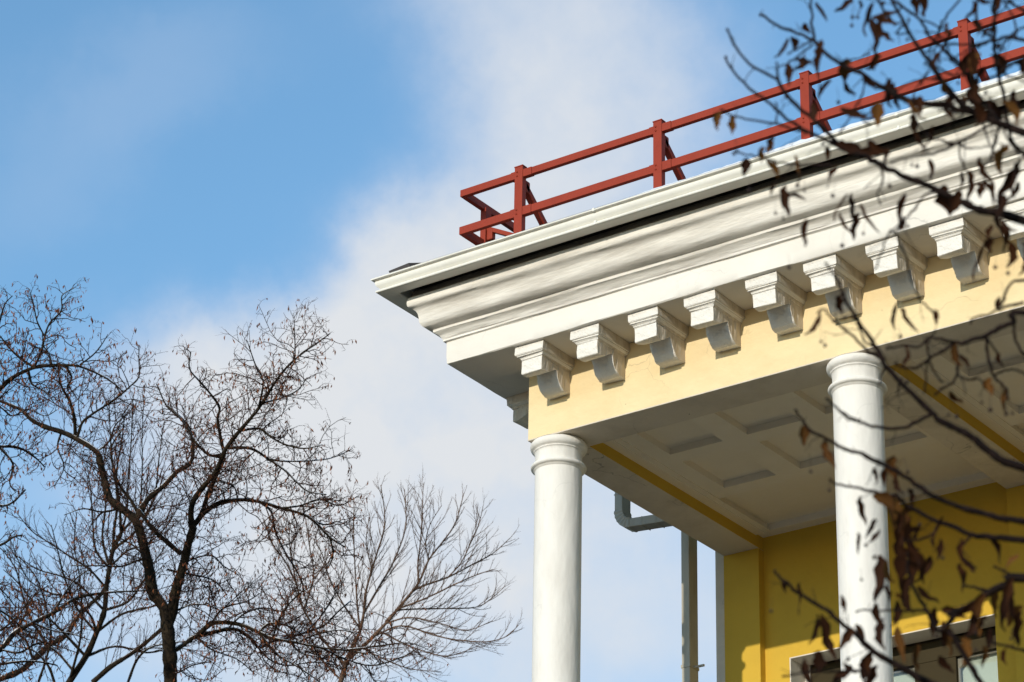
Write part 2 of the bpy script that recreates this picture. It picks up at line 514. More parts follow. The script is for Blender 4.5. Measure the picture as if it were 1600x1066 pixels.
def sweep(mb, prof, y_end, n_sub=90, jit=0.0, m=0, closed=True, seed=0.0):
    """sweep an offset profile (d outwards, z) round the left side, the front and the right side with mitred corners"""
    def path(d):
        return [(-d, y_end), (-d, -d), (LX + d, -d), (LX + d, y_end)]
    rows = []
    segs = ((0, 1, max(4, n_sub // 3)), (1, 2, n_sub), (2, 3, 6))
    for (i, j, ns) in segs:
        for k in range(ns + (1 if j == 3 else 0)):
            t = k / ns
            row = []
            for q, (d, z) in enumerate(prof):
                p = path(d)
                x = p[i][0] + (p[j][0] - p[i][0]) * t
                y = p[i][1] + (p[j][1] - p[i][1]) * t
                s = x + y * 1.37
                e = jit * noise1(s, q * 0.9 + seed)
                e2 = jit * noise1(s * 1.3 + 5, q * 1.7 + seed)
                if j == 1: x -= e
                elif j == 2: y -= e
                else: x += e
                row.append((x, y, z + e2))
            rows.append(row)
    n = len(prof); v = [p for r in rows for p in r]; f = []
    for i in range(len(rows) - 1):
        for k in range(n if closed else n - 1):
            k2 = (k + 1) % n
            f.append((i * n + k, i * n + k2, (i + 1) * n + k2, (i + 1) * n + k))
    f.append(tuple(range(n))); f.append(tuple(reversed(range((len(rows) - 1) * n, len(rows) * n))))
    mb.add(v, f, m)


# cornice: corona, ovolo, fillet, cyma with its ear
prof = [(0.001, 0.665), (0.45, 0.665), (0.509, 0.666), (0.517, 0.674), (0.521, 0.74), (0.521, 0.80), (0.523, 0.878), (0.533, 0.884), (0.545, 0.886), (0.546, 0.903),
        (0.552, 0.908), (0.562, 0.930), (0.580, 0.950), (0.602, 0.962), (0.609, 0.966), (0.611, 0.992), (0.628, 0.996), (0.660, 1.004), (0.682, 1.018), (0.695, 1.040), (0.701, 1.068),
        (0.703, 1.10), (0.708, 1.130), (0.719, 1.155), (0.736, 1.172), (0.752, 1.180), (0.768, 1.188), (0.778, 1.202), (0.781, 1.225), (0.779, 1.255), (0.772, 1.278), (0.765, 1.283), (0.758, 1.292), (0.752, 1.325), (0.735, 1.355), (0.001, 1.356)]
mb = MB(); sweep(mb, prof, YE, 120, 0.0035)
o = B(mb, 'cornice', [M_CORN, M_SOFFIT])
mi = np.zeros(len(o.data.polygons), dtype=np.int32); o.data.materials.append(M_GROUT); o.data.materials.append(M_WHITE)
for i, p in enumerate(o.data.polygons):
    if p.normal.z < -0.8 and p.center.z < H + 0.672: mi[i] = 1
    if p.center.z > H + 1.286: mi[i] = 2
    if H + 0.66 < p.center.z < H + 0.884 and p.normal.z > -0.5: mi[i] = 3
o.data.polygons.foreach_set('material_index', mi)
o.data.polygons.foreach_set('use_smooth', [True] * len(mi))
o.data.set_sharp_from_angle(angle=math.radians(38))

# dark eaves board behind the gutter, closing the space over the cornice
mb = MB(); sweep(mb, [(0.60, 1.357), (0.70, 1.357), (0.70, 1.425), (0.60, 1.425)], YE, 60, 0.008)
B(mb, 'eaves_board', M_GAP)

# gutter: ogee front, bead, flat bottom
gp = [(0.836, 1.425), (0.830, 1.322), (0.845, 1.311), (0.940, 1.304), (0.966, 1.300), (0.977, 1.304), (0.981, 1.313), (0.979, 1.322), (0.970, 1.327), (0.946, 1.328), (0.943, 1.338), (0.956, 1.348), (0.974, 1.364), (0.984, 1.384), (0.986, 1.404),
      (0.984, 1.410), (0.982, 1.415), (1.004, 1.417), (1.012, 1.422), (1.013, 1.432), (1.006, 1.438), (0.992, 1.438), (0.974, 1.416), (0.965, 1.38), (0.938, 1.350), (0.936, 1.314), (0.850, 1.322), (0.846, 1.425)]
mb = MB(); sweep(mb, gp, YE, 60, 0.0012)
o = B(mb, 'gutter', M_GUTTER)
o.data.polygons.foreach_set('use_smooth', [True] * len(o.data.polygons))
o.data.set_sharp_from_angle(angle=math.radians(32))
# gutter joint straps
for gx in (1.35, 4.25, 7.1):
    mb = MB(); mb.box(gx, gx + 0.02, -0.986, -0.9585, 1.301, 1.336)
    mb.box(gx, gx + 0.02, -1.016, -1.0, 1.413, 1.441)
    B(mb, 'gutter_joint', M_GUTTER)

# roof: low hipped metal roof behind the gutter
E0, SL = 0.89, 0.21
rid = 3.2
mb = MB()
zr = 1.43
a = [(-E0, -E0, zr), (LX + E0, -E0, zr), (LX + E0, YE, zr), (-E0, YE, zr), (-E0 + rid, -E0 + rid, zr + rid * SL), (LX + E0 - rid, -E0 + rid, zr + rid * SL), (LX + E0 - rid, YE, zr + rid * SL), (-E0 + rid, YE, zr + rid * SL)]
b_ = [(x, y, z - 0.004 if i < 4 else z - 0.1) for i, (x, y, z) in enumerate(a)]
mb.add(a + b_, [(0, 1, 5, 4), (1, 2, 6, 5), (4, 5, 6, 7), (3, 0, 4, 7), (8, 12, 13, 9), (9, 13, 14, 10), (12, 15, 14, 13), (11, 15, 12, 8), (0, 8, 9, 1), (1, 9, 10, 2), (3, 11, 8, 0), (3, 7, 15, 11), (2, 10, 14, 6), (7, 6, 14, 15)])
B(mb, 'roof', M_ROOF)
# a bent corner of roof flashing that sticks out over the gutter
mb = MB()
mb.add([(-0.88, -0.93, 1.512), (-0.66, -0.93, 1.530), (-0.60, -0.80, 1.572), (-0.84, -0.82, 1.535), (-0.86, -0.93, 1.468), (-0.62, -0.93, 1.466), (-0.60, -0.80, 1.455), (-0.84, -0.82, 1.455)],
       [(0, 1, 2, 3), (7, 6, 5, 4), (0, 4, 5, 1), (1, 5, 6, 2), (2, 6, 7, 3), (3, 7, 4, 0)])
B(mb, 'roof_flashing', M_ROOF)

# frieze and porch beams
mb = MB()
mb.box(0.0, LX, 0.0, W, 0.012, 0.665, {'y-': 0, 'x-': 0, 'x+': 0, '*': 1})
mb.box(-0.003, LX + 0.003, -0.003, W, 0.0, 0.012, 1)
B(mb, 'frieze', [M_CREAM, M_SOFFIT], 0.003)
for i in range(NB + 1):
    x = PITCH * i
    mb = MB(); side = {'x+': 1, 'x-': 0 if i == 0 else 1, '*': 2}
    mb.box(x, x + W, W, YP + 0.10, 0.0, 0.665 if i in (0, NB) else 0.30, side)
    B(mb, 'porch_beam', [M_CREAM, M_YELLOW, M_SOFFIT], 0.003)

# porch ceilings with coffers
ceil_zone = []
for i in range(NB):
    x0 = PITCH * i + W; x1 = PITCH * (i + 1)
    cpart = MB(); cpart.box(x0, x1, W, YW, 0.194, 0.25)
    co = B(cpart, 'ceiling', M_CEIL)
    bx = PITCH * i
    xs = [(bx + 0.715, bx + 1.262), (bx + 1.515, bx + 2.065), (bx + 2.30, bx + 2.80)]
    ys = [(0.46, 1.172), (1.36, 2.072)]
    zr0, zr1 = 0.130, 0.194
    strips = []
    strips.append((x0, xs[0][0], W, 2.26)); strips.append((xs[2][1], x1, W, 2.26))
    strips.append((x0, bx + 0.52, 2.26, YW)); strips.append((x1 - 0.06, x1, 2.26, YW))
    strips.append((xs[0][0], xs[2][1], ys[1][1], 2.26)); strips.append((xs[0][0], xs[2][1], ys[0][1], ys[1][0])); strips.append((xs[0][0], xs[2][1], W, ys[0][0]))
    for (ya, yb) in ys:
        strips.append((xs[0][1], xs[1][0], ya, yb)); strips.append((xs[1][1], xs[2][0], ya, yb))
    strips.append((bx + 0.52, x1 - 0.06, 3.16, YW))
    for (a0, a1, b0, b1) in strips:
        mb = MB(); mb.box(a0, a1, b0, b1, zr0, zr1, 0)
        r = B(mb, 'ceiling_rib', M_CEIL); r.parent = co; r.matrix_parent_inverse = Matrix.Identity(4)
    # small moulding along the beams
    mb = MB(); mb.box(x0, x0 + 0.10, W, 3.16, 0.112, 0.130)
    mb.box(x0 + 0.10, x0 + 0.16, W, 3.16, 0.120, 0.130)
    r = B(mb, 'ceiling_moulding', M_CEIL); r.parent = co; r.matrix_parent_inverse = Matrix.Identity(4)

# columns
R0 = 0.205


def column(cx, cy):
    root = bpy.data.objects.new('column', None); C.objects.link(root)
    root.location = (cx, cy, H + ZF); child(root, building)
    root.empty_display_size = 0.2

    def part(name, prof):
        mb = MB(); mb.lathe(0, 0, [(r, z - ZF) for r, z in prof], 64)
        o = link_mesh(name, mb.v, mb.f, M_COLUMN, root, True)
        o.data.set_sharp_from_angle(angle=math.radians(50))
        return o
    cap = [(0.0, -0.001), (0.215, -0.001), (0.233, -0.006)]
    for k in range(9):
        a = math.radians(75 - k * 150 / 8)
        cap.append((0.214 + 0.036 * math.cos(a), -0.046 + 0.042 * math.sin(a)))
    cap += [(0.219, -0.092), (0.219, -0.100), (0.212, -0.104), (0.208, -0.112), (0.205, -0.13), (0.205, -0.205)]
    part('capital', cap)
    rg = [(0.205, -0.205), (0.208, -0.214), (0.216, -0.218)]
    for k in range(9):
        a = math.radians(80 - k * 160 / 8)
        rg.append((0.218 + 0.025 * math.cos(a), -0.240 + 0.022 * math.sin(a)))
    rg += [(0.218, -0.265), (0.216, -0.272), (0.209, -0.276), (0.2055, -0.282)]
    part('neck_ring', rg)
    sh = [(0.2055, -0.282), (0.205, -0.5), (0.205, -1.2), (0.204, -2.0), (0.205, -2.9), (0.205, ZF + 0.16)]
    part('shaft', sh)
    bs = [(0.205, ZF + 0.16), (0.225, ZF + 0.155), (0.225, ZF + 0.13), (0.25, ZF + 0.12), (0.265, ZF + 0.075), (0.25, ZF + 0.03), (0.27, ZF + 0.03), (0.27, ZF), (0, ZF)]
    part('column_base', bs)


for i in range(NB + 1):
    column(PITCH * i + 0.193, 0.193)

# modillions: scrolled console with a moulded cap; one mesh shared by all
def modillion_mesh(seed):
    rg = np.random.default_rng(seed)
    mb = MB()
    w = 0.108
    pr = [(0.0, 0.538), (0.0, 0.334), (-0.085, 0.330), (-0.108, 0.334), (-0.128, 0.346), (-0.150, 0.366), (-0.175, 0.400), (-0.192, 0.432), (-0.203, 0.462), (-0.210, 0.488), (-0.236, 0.478),
          (-0.270, 0.456), (-0.305, 0.434), (-0.345, 0.418), (-0.385, 0.410), (-0.424, 0.409), (-0.432, 0.414), (-0.433, 0.47), (-0.433, 0.538)]
    n = len(pr)
    v = [(-w, y, z) for y, z in pr] + [(w, y, z) for y, z in pr]
    f = [(i, i + n, (i + 1) % n + n, (i + 1) % n) for i in range(n)]
    mb.add(v, f)
    # side faces as fans towards the top back corner are concave-safe when cut into strips
    for s, flip in ((0, False), (n, True)):
        # strips between the lower curve and the top edge
        low = list(range(1, n - 1))
        top = []
        for i in low:
            y = pr[i][0]
            top.append(len(mb.v)); mb.v.append((-w if s == 0 else w, y, 0.538))
        for a in range(len(low) - 1):
            q = (s + low[a], s + low[a + 1], top[a + 1], top[a])
            mb.f.append(tuple(reversed(q)) if flip else q); mb.m.append(0); mb.sm.append(False)
    # cap moulding: fillet, ogee, fillet
    e = [(0.003, 0.538), (0.008, 0.545), (0.011, 0.556), (0.022, 0.565), (0.032, 0.568), (0.028, 0.576), (0.039, 0.581), (0.043, 0.590), (0.044, 0.662)]
    for i in range(len(e) - 1):
        (e0, z0), (e1, z1) = e[i], e[i + 1]
        def rect(ee, z): return [(-w - ee, -0.433 - ee, z), (w + ee, -0.433 - ee, z), (w + ee, 0.0, z), (-w - ee, 0.0, z)]
        mb.add(rect(e0, z0) + rect(e1, z1), [(0, 1, 5, 4), (1, 2, 6, 5), (3, 0, 4, 7)])
    mb.add(rect(0.003, 0.538), [(3, 2, 1, 0)])
    me = bpy.data.meshes.new('modillion')
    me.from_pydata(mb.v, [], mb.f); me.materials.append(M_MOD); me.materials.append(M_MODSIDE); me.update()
    bm = bmesh.new(); bm.from_mesh(me); bmesh.ops.remove_doubles(bm, verts=bm.verts, dist=0.0005); bmesh.ops.recalc_face_normals(bm, faces=bm.faces)
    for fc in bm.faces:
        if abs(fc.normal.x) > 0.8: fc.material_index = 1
    # a little hand-plastered unevenness
    for vv in bm.verts:
        vv.co.x += 0.0035 * math.sin(vv.co.z * 61 + vv.co.y * 23 + seed * 1.7) + rg.normal() * 0.0018
        if vv.co.z < 0.65: vv.co.z += 0.003 * math.sin(vv.co.x * 47 + vv.co.y * 31 + seed) + rg.normal() * 0.0022
        if vv.co.y < -0.02: vv.co.y += rg.normal() * 0.0022
    bm.to_mesh(me); bm.free()
    return me


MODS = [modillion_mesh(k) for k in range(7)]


def place_mod(x, y, rz, s=1.0):
    o = bpy.data.objects.new('modillion', random.choice(MODS))
    o.location = (x, y, H + 0.664 * (1 - s) + random.uniform(-0.001, 0.001))
    o.rotation_euler = (0, 0, rz + random.uniform(-0.012, 0.012))
    o.scale = (random.uniform(0.98, 1.02), 1, s)
    C.objects.link(o)
    md = o.modifiers.new('bevel', 'BEVEL'); md.width = 0.006; md.segments = 2; md.limit_method = 'ANGLE'; md.angle_limit = math.radians(35)
    child(o, building)


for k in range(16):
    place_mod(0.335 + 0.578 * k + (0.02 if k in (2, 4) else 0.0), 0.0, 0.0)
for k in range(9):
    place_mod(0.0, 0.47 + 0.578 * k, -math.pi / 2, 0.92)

# back wall with window openings, pilasters, corner strip
WO = (0.645, 2.750, -1.115)                    # opening: left, right, top (in each bay)
for i in range(NB):
    bx = PITCH * i
    mb = MB()
    xl = bx + W if i == 0 else bx + W
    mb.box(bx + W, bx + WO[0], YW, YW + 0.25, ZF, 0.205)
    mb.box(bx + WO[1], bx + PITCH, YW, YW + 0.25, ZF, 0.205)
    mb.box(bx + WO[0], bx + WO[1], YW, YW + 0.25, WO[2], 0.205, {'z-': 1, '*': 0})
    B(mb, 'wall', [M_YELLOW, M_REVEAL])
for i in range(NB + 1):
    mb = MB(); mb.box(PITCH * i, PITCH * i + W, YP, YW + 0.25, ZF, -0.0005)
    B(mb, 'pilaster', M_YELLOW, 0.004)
mb = MB(); mb.box(-0.105, -0.001, YP + 0.02, YE, ZB, 0.664)
B(mb, 'corner_strip', M_SOFFIT, 0.004)
# plastered white reveal band at the left jamb of every opening
for i in range(NB):
    bx = PITCH * i
    mb = MB()
    mb.box(bx + WO[0], bx + WO[0] + 0.012, YW - 0.004, YW + 0.25, ZF, WO[2] - 0.012)
    mb.box(bx + WO[0], bx + WO[1], YW - 0.004, YW + 0.25, WO[2] - 0.012, WO[2] - 0.0005)
    B(mb, 'window_reveal', M_REVEAL)
    # window: white outer strip, brown frame, glazing bars, panes and blinds with cut corners
    win = bpy.data.objects.new('window', None); C.objects.link(win); win.location = (bx + 1.68, YW + 0.25, H + ZF); child(win, building)

    def WB(mb, name, mats, bevel=0.0):
        o = mb.build(name, mats, None, H, bevel)
        o.parent = win; o.matrix_parent_inverse = Matrix.Translation(-Vector(win.location))
        return o
    X0, X1, ZT = bx + WO[0] + 0.012, bx + WO[1], WO[2] - 0.012
    mb = MB(); mb.box(X0, X0 + 0.055, YW + 0.25, YW + 0.33, ZF, ZT - 0.002)
    WB(mb, 'jamb_strip', M_FRAMEW)
    mb = MB()
    fy0, fy1 = YW + 0.262, YW + 0.33
    mb.box(X0 + 0.056, X1, fy0, fy1, ZT - 0.20, ZT - 0.012)            # head
    mb.box(X0 + 0.056, X0 + 0.12, fy0, fy1, ZF, ZT - 0.20)
    mb.box(X0 + 1.13, X0 + 1.55, fy0 + 0.004, fy1, ZF, ZT - 0.20)
    mb.box(X1 - 0.05, X1, fy0, fy1, ZF, ZT - 0.20)
    WB(mb, 'frame', M_FRAME, 0.004)
    mb = MB(); mb.box(X0 + 0.056, X1, fy0 + 0.02, fy1, ZT - 0.012, ZT - 0.001)
    WB(mb, 'head_joint', M_GAP)
    spans = [(X0 + 0.12, X0 + 1.13), (X0 + 1.55, X1 - 0.05)]
    for (s0, s1) in spans:
        mb = MB(); mb.box(s0, s1, fy0 + 0.03, fy0 + 0.036, ZF, ZT - 0.20)
        WB(mb, 'pane', M_GLASS)
        # sash with chamfered upper corners round a pale blind
        t, c = 0.018, 0.08
        zt = ZT - 0.20
        outer = [(s0, ZF), (s0, zt), (s1, zt), (s1, ZF)]
        inn = [(s0 + t, ZF), (s0 + t, zt - t - c), (s0 + t + c, zt - t), (s1 - t - c, zt - t), (s1 - t, zt - t - c), (s1 - t, ZF)]
        ya, yb = fy0 + 0.045, fy0 + 0.07
        mb = MB()
        vv = [(x, ya, z) for x, z in outer + inn] + [(x, yb, z) for x, z in outer + inn]
        ff = [(0, 1, 5, 4), (1, 6, 5), (1, 2, 7, 6), (2, 8, 7), (2, 3, 9, 8)]
        mb.add(vv, ff + [tuple(reversed([k + 10 for k in q])) for q in ff] + [(4 + k, 5 + k, 15 + k, 14 + k) for k in range(5)])
        WB(mb, 'sash', M_SASH)
        mb = MB(); mb.box(s0 + 0.005, s1 - 0.005, yb + 0.03, yb + 0.036, ZF, zt)
        WB(mb, 'blind', M_BLIND)
# interior behind the openings
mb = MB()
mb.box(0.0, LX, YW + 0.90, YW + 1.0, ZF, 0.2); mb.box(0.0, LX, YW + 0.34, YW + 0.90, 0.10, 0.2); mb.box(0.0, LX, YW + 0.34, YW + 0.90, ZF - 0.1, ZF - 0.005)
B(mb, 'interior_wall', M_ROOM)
# porch floor and the storeys under it
mb = MB(); mb.box(-0.10, LX + 0.10, -0.12, YW + 0.3, ZF - 0.22, ZF - 0.001)
B(mb, 'porch_floor', M_FLOOR, 0.01)
mb = MB(); mb.box(0.0, LX, 0.0, YE, ZB, ZF - 0.221)
B(mb, 'lower_wall', M_BASE)
mb = MB(); mb.box(0.0, LX, YW + 1.01, YE, ZF - 0.22, 0.66)
B(mb, 'rear_wall', M_BASE)

# snow along the roof edge
mb = MB()
nx, ny = 260, 9
vv = []; ff = []
for i in range(nx + 1):
    x = -0.80 + (LX + 1.6) * i / nx
    for j in range(ny + 1):
        t = j / ny
        dd = 1.008 - 0.61 * t
        amt = min(1.0, max(0.22, 0.22 + (x + 0.2) / 3.4 * 0.78))
        h = (0.066 + 0.013 * noise1(x * 1.3) + 0.005 * noise1(x * 7 + 2) + 0.003 * noise1(x * 31)) * amt * min(1.0, t * 10) ** 0.4
        if j == ny or i in (0, nx): h = 0.0
        zbase = zr + 0.009 + max(0.0, (E0 - dd)) * SL
        vv.append((x, -dd, zbase + h))
for i in range(nx):
    for j in range(ny):
        a = i * (ny + 1) + j
        ff.append((a, a + ny + 1, a + ny + 2, a + 1))
mb.add(vv, ff, 0, True)
so = mb.build('snow', M_SNOW, None, H)
tag(so, kind='stuff')

# ------------------------------------------------------------------ roof railing
OFS = 0.465
rail = empty('roof_railing', (OFS * -1, -OFS, H + 1.52), 'rust red square tube railing standing along the roof edge', 'railing')


def RB(mb, name, bevel=0.003):
    return mb.build(name, M_RED, rail, H, bevel)


posts = [0.187, 1.655, 3.122, 4.612, 6.09, 7.57, 9.05]
XR = posts[-1] + 0.65
zA0, zA1, zB0, zB1 = 2.340, 2.408, 1.957, 2.033
tk = 0.045
for (z0, z1) in ((zA0, zA1), (zB0, zB1)):
    # front rail in lengths that meet in sleeves
    cuts = [-OFS] + [p + 0.135 for p in posts[:-1]] + [XR]
    for a, b2 in zip(cuts[:-1], cuts[1:]):
        mb = MB(); mb.box(a + 0.0008, b2 - 0.0008, -OFS, -OFS + tk, z0, z1); RB(mb, 'rail')
    mb = MB(); mb.box(-OFS, -OFS + tk, -OFS + tk + 0.001, 5.0, z0, z1); RB(mb, 'rail')
    for p in posts:
        mb = MB(); mb.box(p - 0.09, p + 0.134, -OFS - 0.003, -OFS + tk + 0.003, z0 - 0.004, z1 + 0.004); RB(mb, 'sleeve', 0.002)
for p in posts:
    mb = MB(); mb.box(p - 0.043, p + 0.043, -OFS - 0.010, -OFS + 0.05, 1.51, 2.445)
    RB(mb, 'post')
    for bz in (2.395, 2.355, 2.015, 1.975):
        mb = MB(); mb.tube([(p - 0.015, -OFS - 0.009, bz), (p - 0.015, -OFS - 0.018, bz)], [0.009, 0.009], 6); RB(mb, 'bolt', 0.0)
    mb = MB(); mb.box(p - 0.047, p + 0.047, -OFS - 0.013, -OFS + 0.055, 2.446, 2.456); RB(mb, 'post_cap', 0.001)
    mb = MB(); mb.bar((p + 0.01, -OFS + 0.05, 2.29), (p + 0.01, 0.30, 1.72), 0.06, 0.05); RB(mb, 'brace')
    mb = MB(); mb.box(p - 0.02, p + 0.04, -OFS + 0.051, -OFS + 0.12, 2.21, 2.33); RB(mb, 'brace_plate', 0.012)
for y in (-0.10, 1.40, 2.90, 4.40):
    mb = MB(); mb.box(-OFS - 0.005, -OFS + 0.055, y - 0.043, y + 0.043, 1.51, 2.365); RB(mb, 'post')
    mb = MB(); mb.bar((-OFS + 0.05, y, 2.16), (0.30, y, 1.78), 0.05, 0.04); RB(mb, 'brace')
    mb = MB(); mb.box(-OFS + 0.056, -OFS + 0.12, y - 0.03, y + 0.03, 2.03, 2.14); RB(mb, 'brace_plate', 0.012)

# ------------------------------------------------------------------ drainpipe
pipe = empty('drainpipe', (-0.17, 2.87, 0), 'grey metal drainpipe with ribbed elbow beside the porch side beam', 'drainpipe')
PY = 2.87
pw, pd = 0.088, 0.15                          # width across, depth along the wall


def sq_tube(mb, pts, w, d, up_ref=(0, 1, 0), scales=None):
    P = [np.array(p, float) for p in pts]
    v = []; f = []
    for i, p in enumerate(P):
        t = (P[min(i + 1, len(P) - 1)] - P[max(i - 1, 0)]); t /= np.linalg.norm(t)
        n = np.array(up_ref, float)
        u = np.cross(t, n); u /= np.linalg.norm(u)
        s = 1.0 if scales is None else scales[i]
        for (a, b2) in ((-1, -1), (1, -1), (1, 1), (-1, 1)):
            v.append(p + u * w / 2 * a * s + n * d / 2 * b2 * s)
    for i in range(len(P) - 1):
        for k in range(4):
            f.append((i * 4 + k, i * 4 + (k + 1) % 4, i * 4 + 4 + (k + 1) % 4, i * 4 + 4 + k))
    f.append((3, 2, 1, 0)); f.append(tuple(len(P) * 4 - 4 + k for k in range(4)))
    mb.add(v, f)


xa, xb = -0.925, -0.172
za, zb = 0.375, 0.30                         # heights of the cross run's ends
mb = MB(); sq_tube(mb, [(xa, PY, 1.33), (xa, PY, 0.54)], pw, pd); mb.build('upper_pipe', M_PIPE, pipe, H, 0.006)
arc = []; scl = []
r_e = 0.13
ns = 13
for k in range(ns):
    a = math.pi / 2 * k / (ns - 1)
    arc.append((xa + r_e * (1 - math.cos(a)), PY, 0.54 - r_e * 1.2 * math.sin(a)))
    scl.append(1.05 if k % 2 else 0.985)
mb = MB(); sq_tube(mb, arc, pw + 0.006, pd + 0.006, scales=scl); mb.build('elbow', M_PIPE, pipe, H)
mb = MB(); sq_tube(mb, [(xa + r_e - 0.005, PY, za + 0.006), (xb - 0.12, PY, zb + 0.04)], pw, pd); mb.build('cross_pipe', M_PIPE, pipe, H, 0.006)
arc = []; scl = []
for k in range(ns):
    a = math.pi / 2 * k / (ns - 1)
    arc.append((xb - 0.12 + 0.12 * math.sin(a), PY, zb + 0.038 - 0.13 * (1 - math.cos(a))))
    scl.append(1.05 if k % 2 else 0.985)
mb = MB(); sq_tube(mb, arc, pw + 0.006, pd + 0.006, scales=scl); mb.build('elbow', M_PIPE, pipe, H)
mb = MB(); sq_tube(mb, [(xb, PY, zb - 0.085), (xb, PY, ZB + 0.1)], pw, pd)
mb.build('lower_pipe', M_PIPE, pipe, H, 0.006)
for z in (0.70,):
    mb = MB(); mb.box(xa - pw / 2 - 0.004, xa + pw / 2 + 0.004, PY - pd / 2 - 0.004, PY + pd / 2 + 0.004, z, z + 0.01); mb.build('seam', M_PIPE, pipe, H)
for z in (0.235, -1.2, -3.0, -6.0, -9.0):
    mb = MB(); mb.box(xb - pw / 2 - 0.006, xb + pw / 2 + 0.006, PY - pd / 2 - 0.006, PY + pd / 2 + 0.006, z, z + 0.03)
    if z < 0: mb.box(xb + pw / 2 + 0.0065, xb + pw / 2 + 0.11, PY - 0.01, PY + 0.01, z + 0.005, z + 0.025)
    mb.build('pipe_clip', M_PIPE, pipe, H, 0.002)
for x in (-0.66, -0.50):
    z = za + (zb + 0.04 - za) * (x - xa - r_e) / (xb - 0.12 - xa - r_e)
    mb = MB(); mb.box(x, x + 0.006, PY - pd / 2 - 0.003, PY + pd / 2 + 0.003, z - pw / 2 - 0.003, z + pw / 2 + 0.004); mb.build('seam', M_PIPE, pipe, H)


# ------------------------------------------------------------------ trees
def smooth_path(pts, n_per=5):
    """Catmull-Rom through points"""
    P = np.array(pts, float)
    Q = np.vstack([2 * P[0] - P[1], P, 2 * P[-1] - P[-2]])
    out = []
    for i in range(1, len(Q) - 2):
        p0, p1, p2, p3 = Q[i - 1], Q[i], Q[i + 1], Q[i + 2]
        for k in range(n_per):
            t = k / n_per
            out.append(0.5 * ((2 * p1) + (-p0 + p2) * t + (2 * p0 - 5 * p1 + 4 * p2 - p3) * t * t + (-p0 + 3 * p1 - 3 * p2 + p3) * t ** 3))
    out.append(Q[-2])
    return np.array(out)


class Tree:
    def __init__(s, depth, rnd):
        s.depth = depth; s.placed = []; s.rng = np.random.default_rng(rnd); s.ppm = FPX / depth; s.limbs = []; s.fat = 1.0 if depth < 20 or depth > 43 else 1.15

    def limb(s, pts, w0, w1, slope=None, n_per=4, ext=None):
        """a main limb: seen directions (x, y), widths in pixels of the photograph; depth drifts away from its parent"""
        d0 = s.depth
        if s.placed:
            A = np.array(s.placed); q = np.hypot(A[:, 0] - pts[0][0], A[:, 1] - pts[0][1]); k = q.argmin()
            if q[k] < 25: d0 = A[k, 2]
        if slope is None: slope = s.rng.uniform(-0.55, 0.55)
        L = 0; P = []; prev = None; dep = d0
        for (x, y) in pts:
            if prev is not None:
                st = math.hypot(x - prev[0], y - prev[1]); L += st
                dep += slope * st / s.ppm
                s.placed += [(prev[0] + (x - prev[0]) * t, prev[1] + (y - prev[1]) * t, dep) for t in (0.33, 0.66, 1.0)]
            else: s.placed.append((x, y, dep))
            P.append(at(x, y, dep)); prev = (x, y)
        if ext is not None: P = ext + P
        P = smooth_path(P, n_per)
        if isinstance(w0, tuple):
            na = 3 * n_per
            wd = np.concatenate([np.linspace(w0[0], w0[1], na, endpoint=False), w0[1] + (w1 - w0[1]) * np.linspace(0, 1, len(P) - na) ** 0.85])
        else: wd = np.linspace(w0, w1, len(P)) * s.fat
        r = wd / s.ppm / 2
        s.limbs.append((P, r))
        return P, r


def unit(v):
    return v / (np.linalg.norm(v) + 1e-12)


def grow(mb, tips, P, r, level, st, rng, k_side=3):
    """spawn side shoots along a limb; st describes the habit of the tree"""
    seg = np.linalg.norm(np.diff(P, axis=0), axis=1); cum = np.concatenate([[0], np.cumsum(seg)]); L = cum[-1]
    spc = st['space'][level]
    pos = rng.uniform(0.2, 1.0) * spc + L * st['bare'][level]
    sidev = 1
    while pos < L:
        i = min(np.searchsorted(cum, pos) - 1, len(P) - 2); i = max(i, 0)
        t = (pos - cum[i]) / (seg[i] + 1e-9)
        p = P[i] + (P[i + 1] - P[i]) * t
        tan = unit(P[i + 1] - P[i])
        lateral = unit(np.cross(tan, rng.normal(size=3)))
        if st.get('planar'):
            lateral = unit(lateral + sidev * 1.2 * unit(np.cross(tan, FWD)))
            sidev *= -1
        ang = math.radians(rng.uniform(*st['angle'][level]))
        d = unit(tan * math.cos(ang) + lateral * math.sin(ang) + np.array([0, 0, st['lift']]))
        frac = 1 - st.get('tip', 0.55) * pos / L
        ln = rng.uniform(*st['len'][level]) * frac
        n = st['seg'][level]
        rr = min(r[min(i, len(r) - 1)] * 0.75, st['rad'][level] * rng.uniform(0.8, 1.25))
        pts = [p]; dd = d
        for k in range(n):
            dd = unit(dd + rng.normal(size=3) * st['wig'][level] + np.array([0, 0, st['up'][level]]))
            pts.append(pts[-1] + dd * ln / n)
        pts = np.array(pts)
        rad = np.linspace(rr, rr * 0.45, n + 1)
        mb.tube(pts, rad, k_side)
        tips.append((pts[-1], dd, level)); 
        if level + 1 < len(st['space']):
            grow(mb, tips, pts, rad, level + 1, st, rng, k_side)
        pos += spc * rng.uniform(0.6, 1.5)


LINDEN = dict(tip=0.72, space=[0.066, 0.068, 0.075], bare=[0.05, 0.12, 0.2], angle=[(35, 85), (30, 80), (30, 75)], lift=0.10, len=[(0.35, 1.10), (0.16, 0.50), (0.08, 0.20)],
              seg=[6, 4, 3], rad=[0.0078, 0.0040, 0.0026], wig=[0.26, 0.30, 0.3], up=[0.02, 0.0, -0.05])
MAPLE = dict(tip=0.7, space=[0.095, 0.085], bare=[0.12, 0.12], angle=[(28, 48), (25, 45)], lift=0.22, len=[(0.4, 1.0), (0.10, 0.34)],
             seg=[6, 3], rad=[0.0062, 0.0032], wig=[0.07, 0.12], up=[0.09, 0.07])


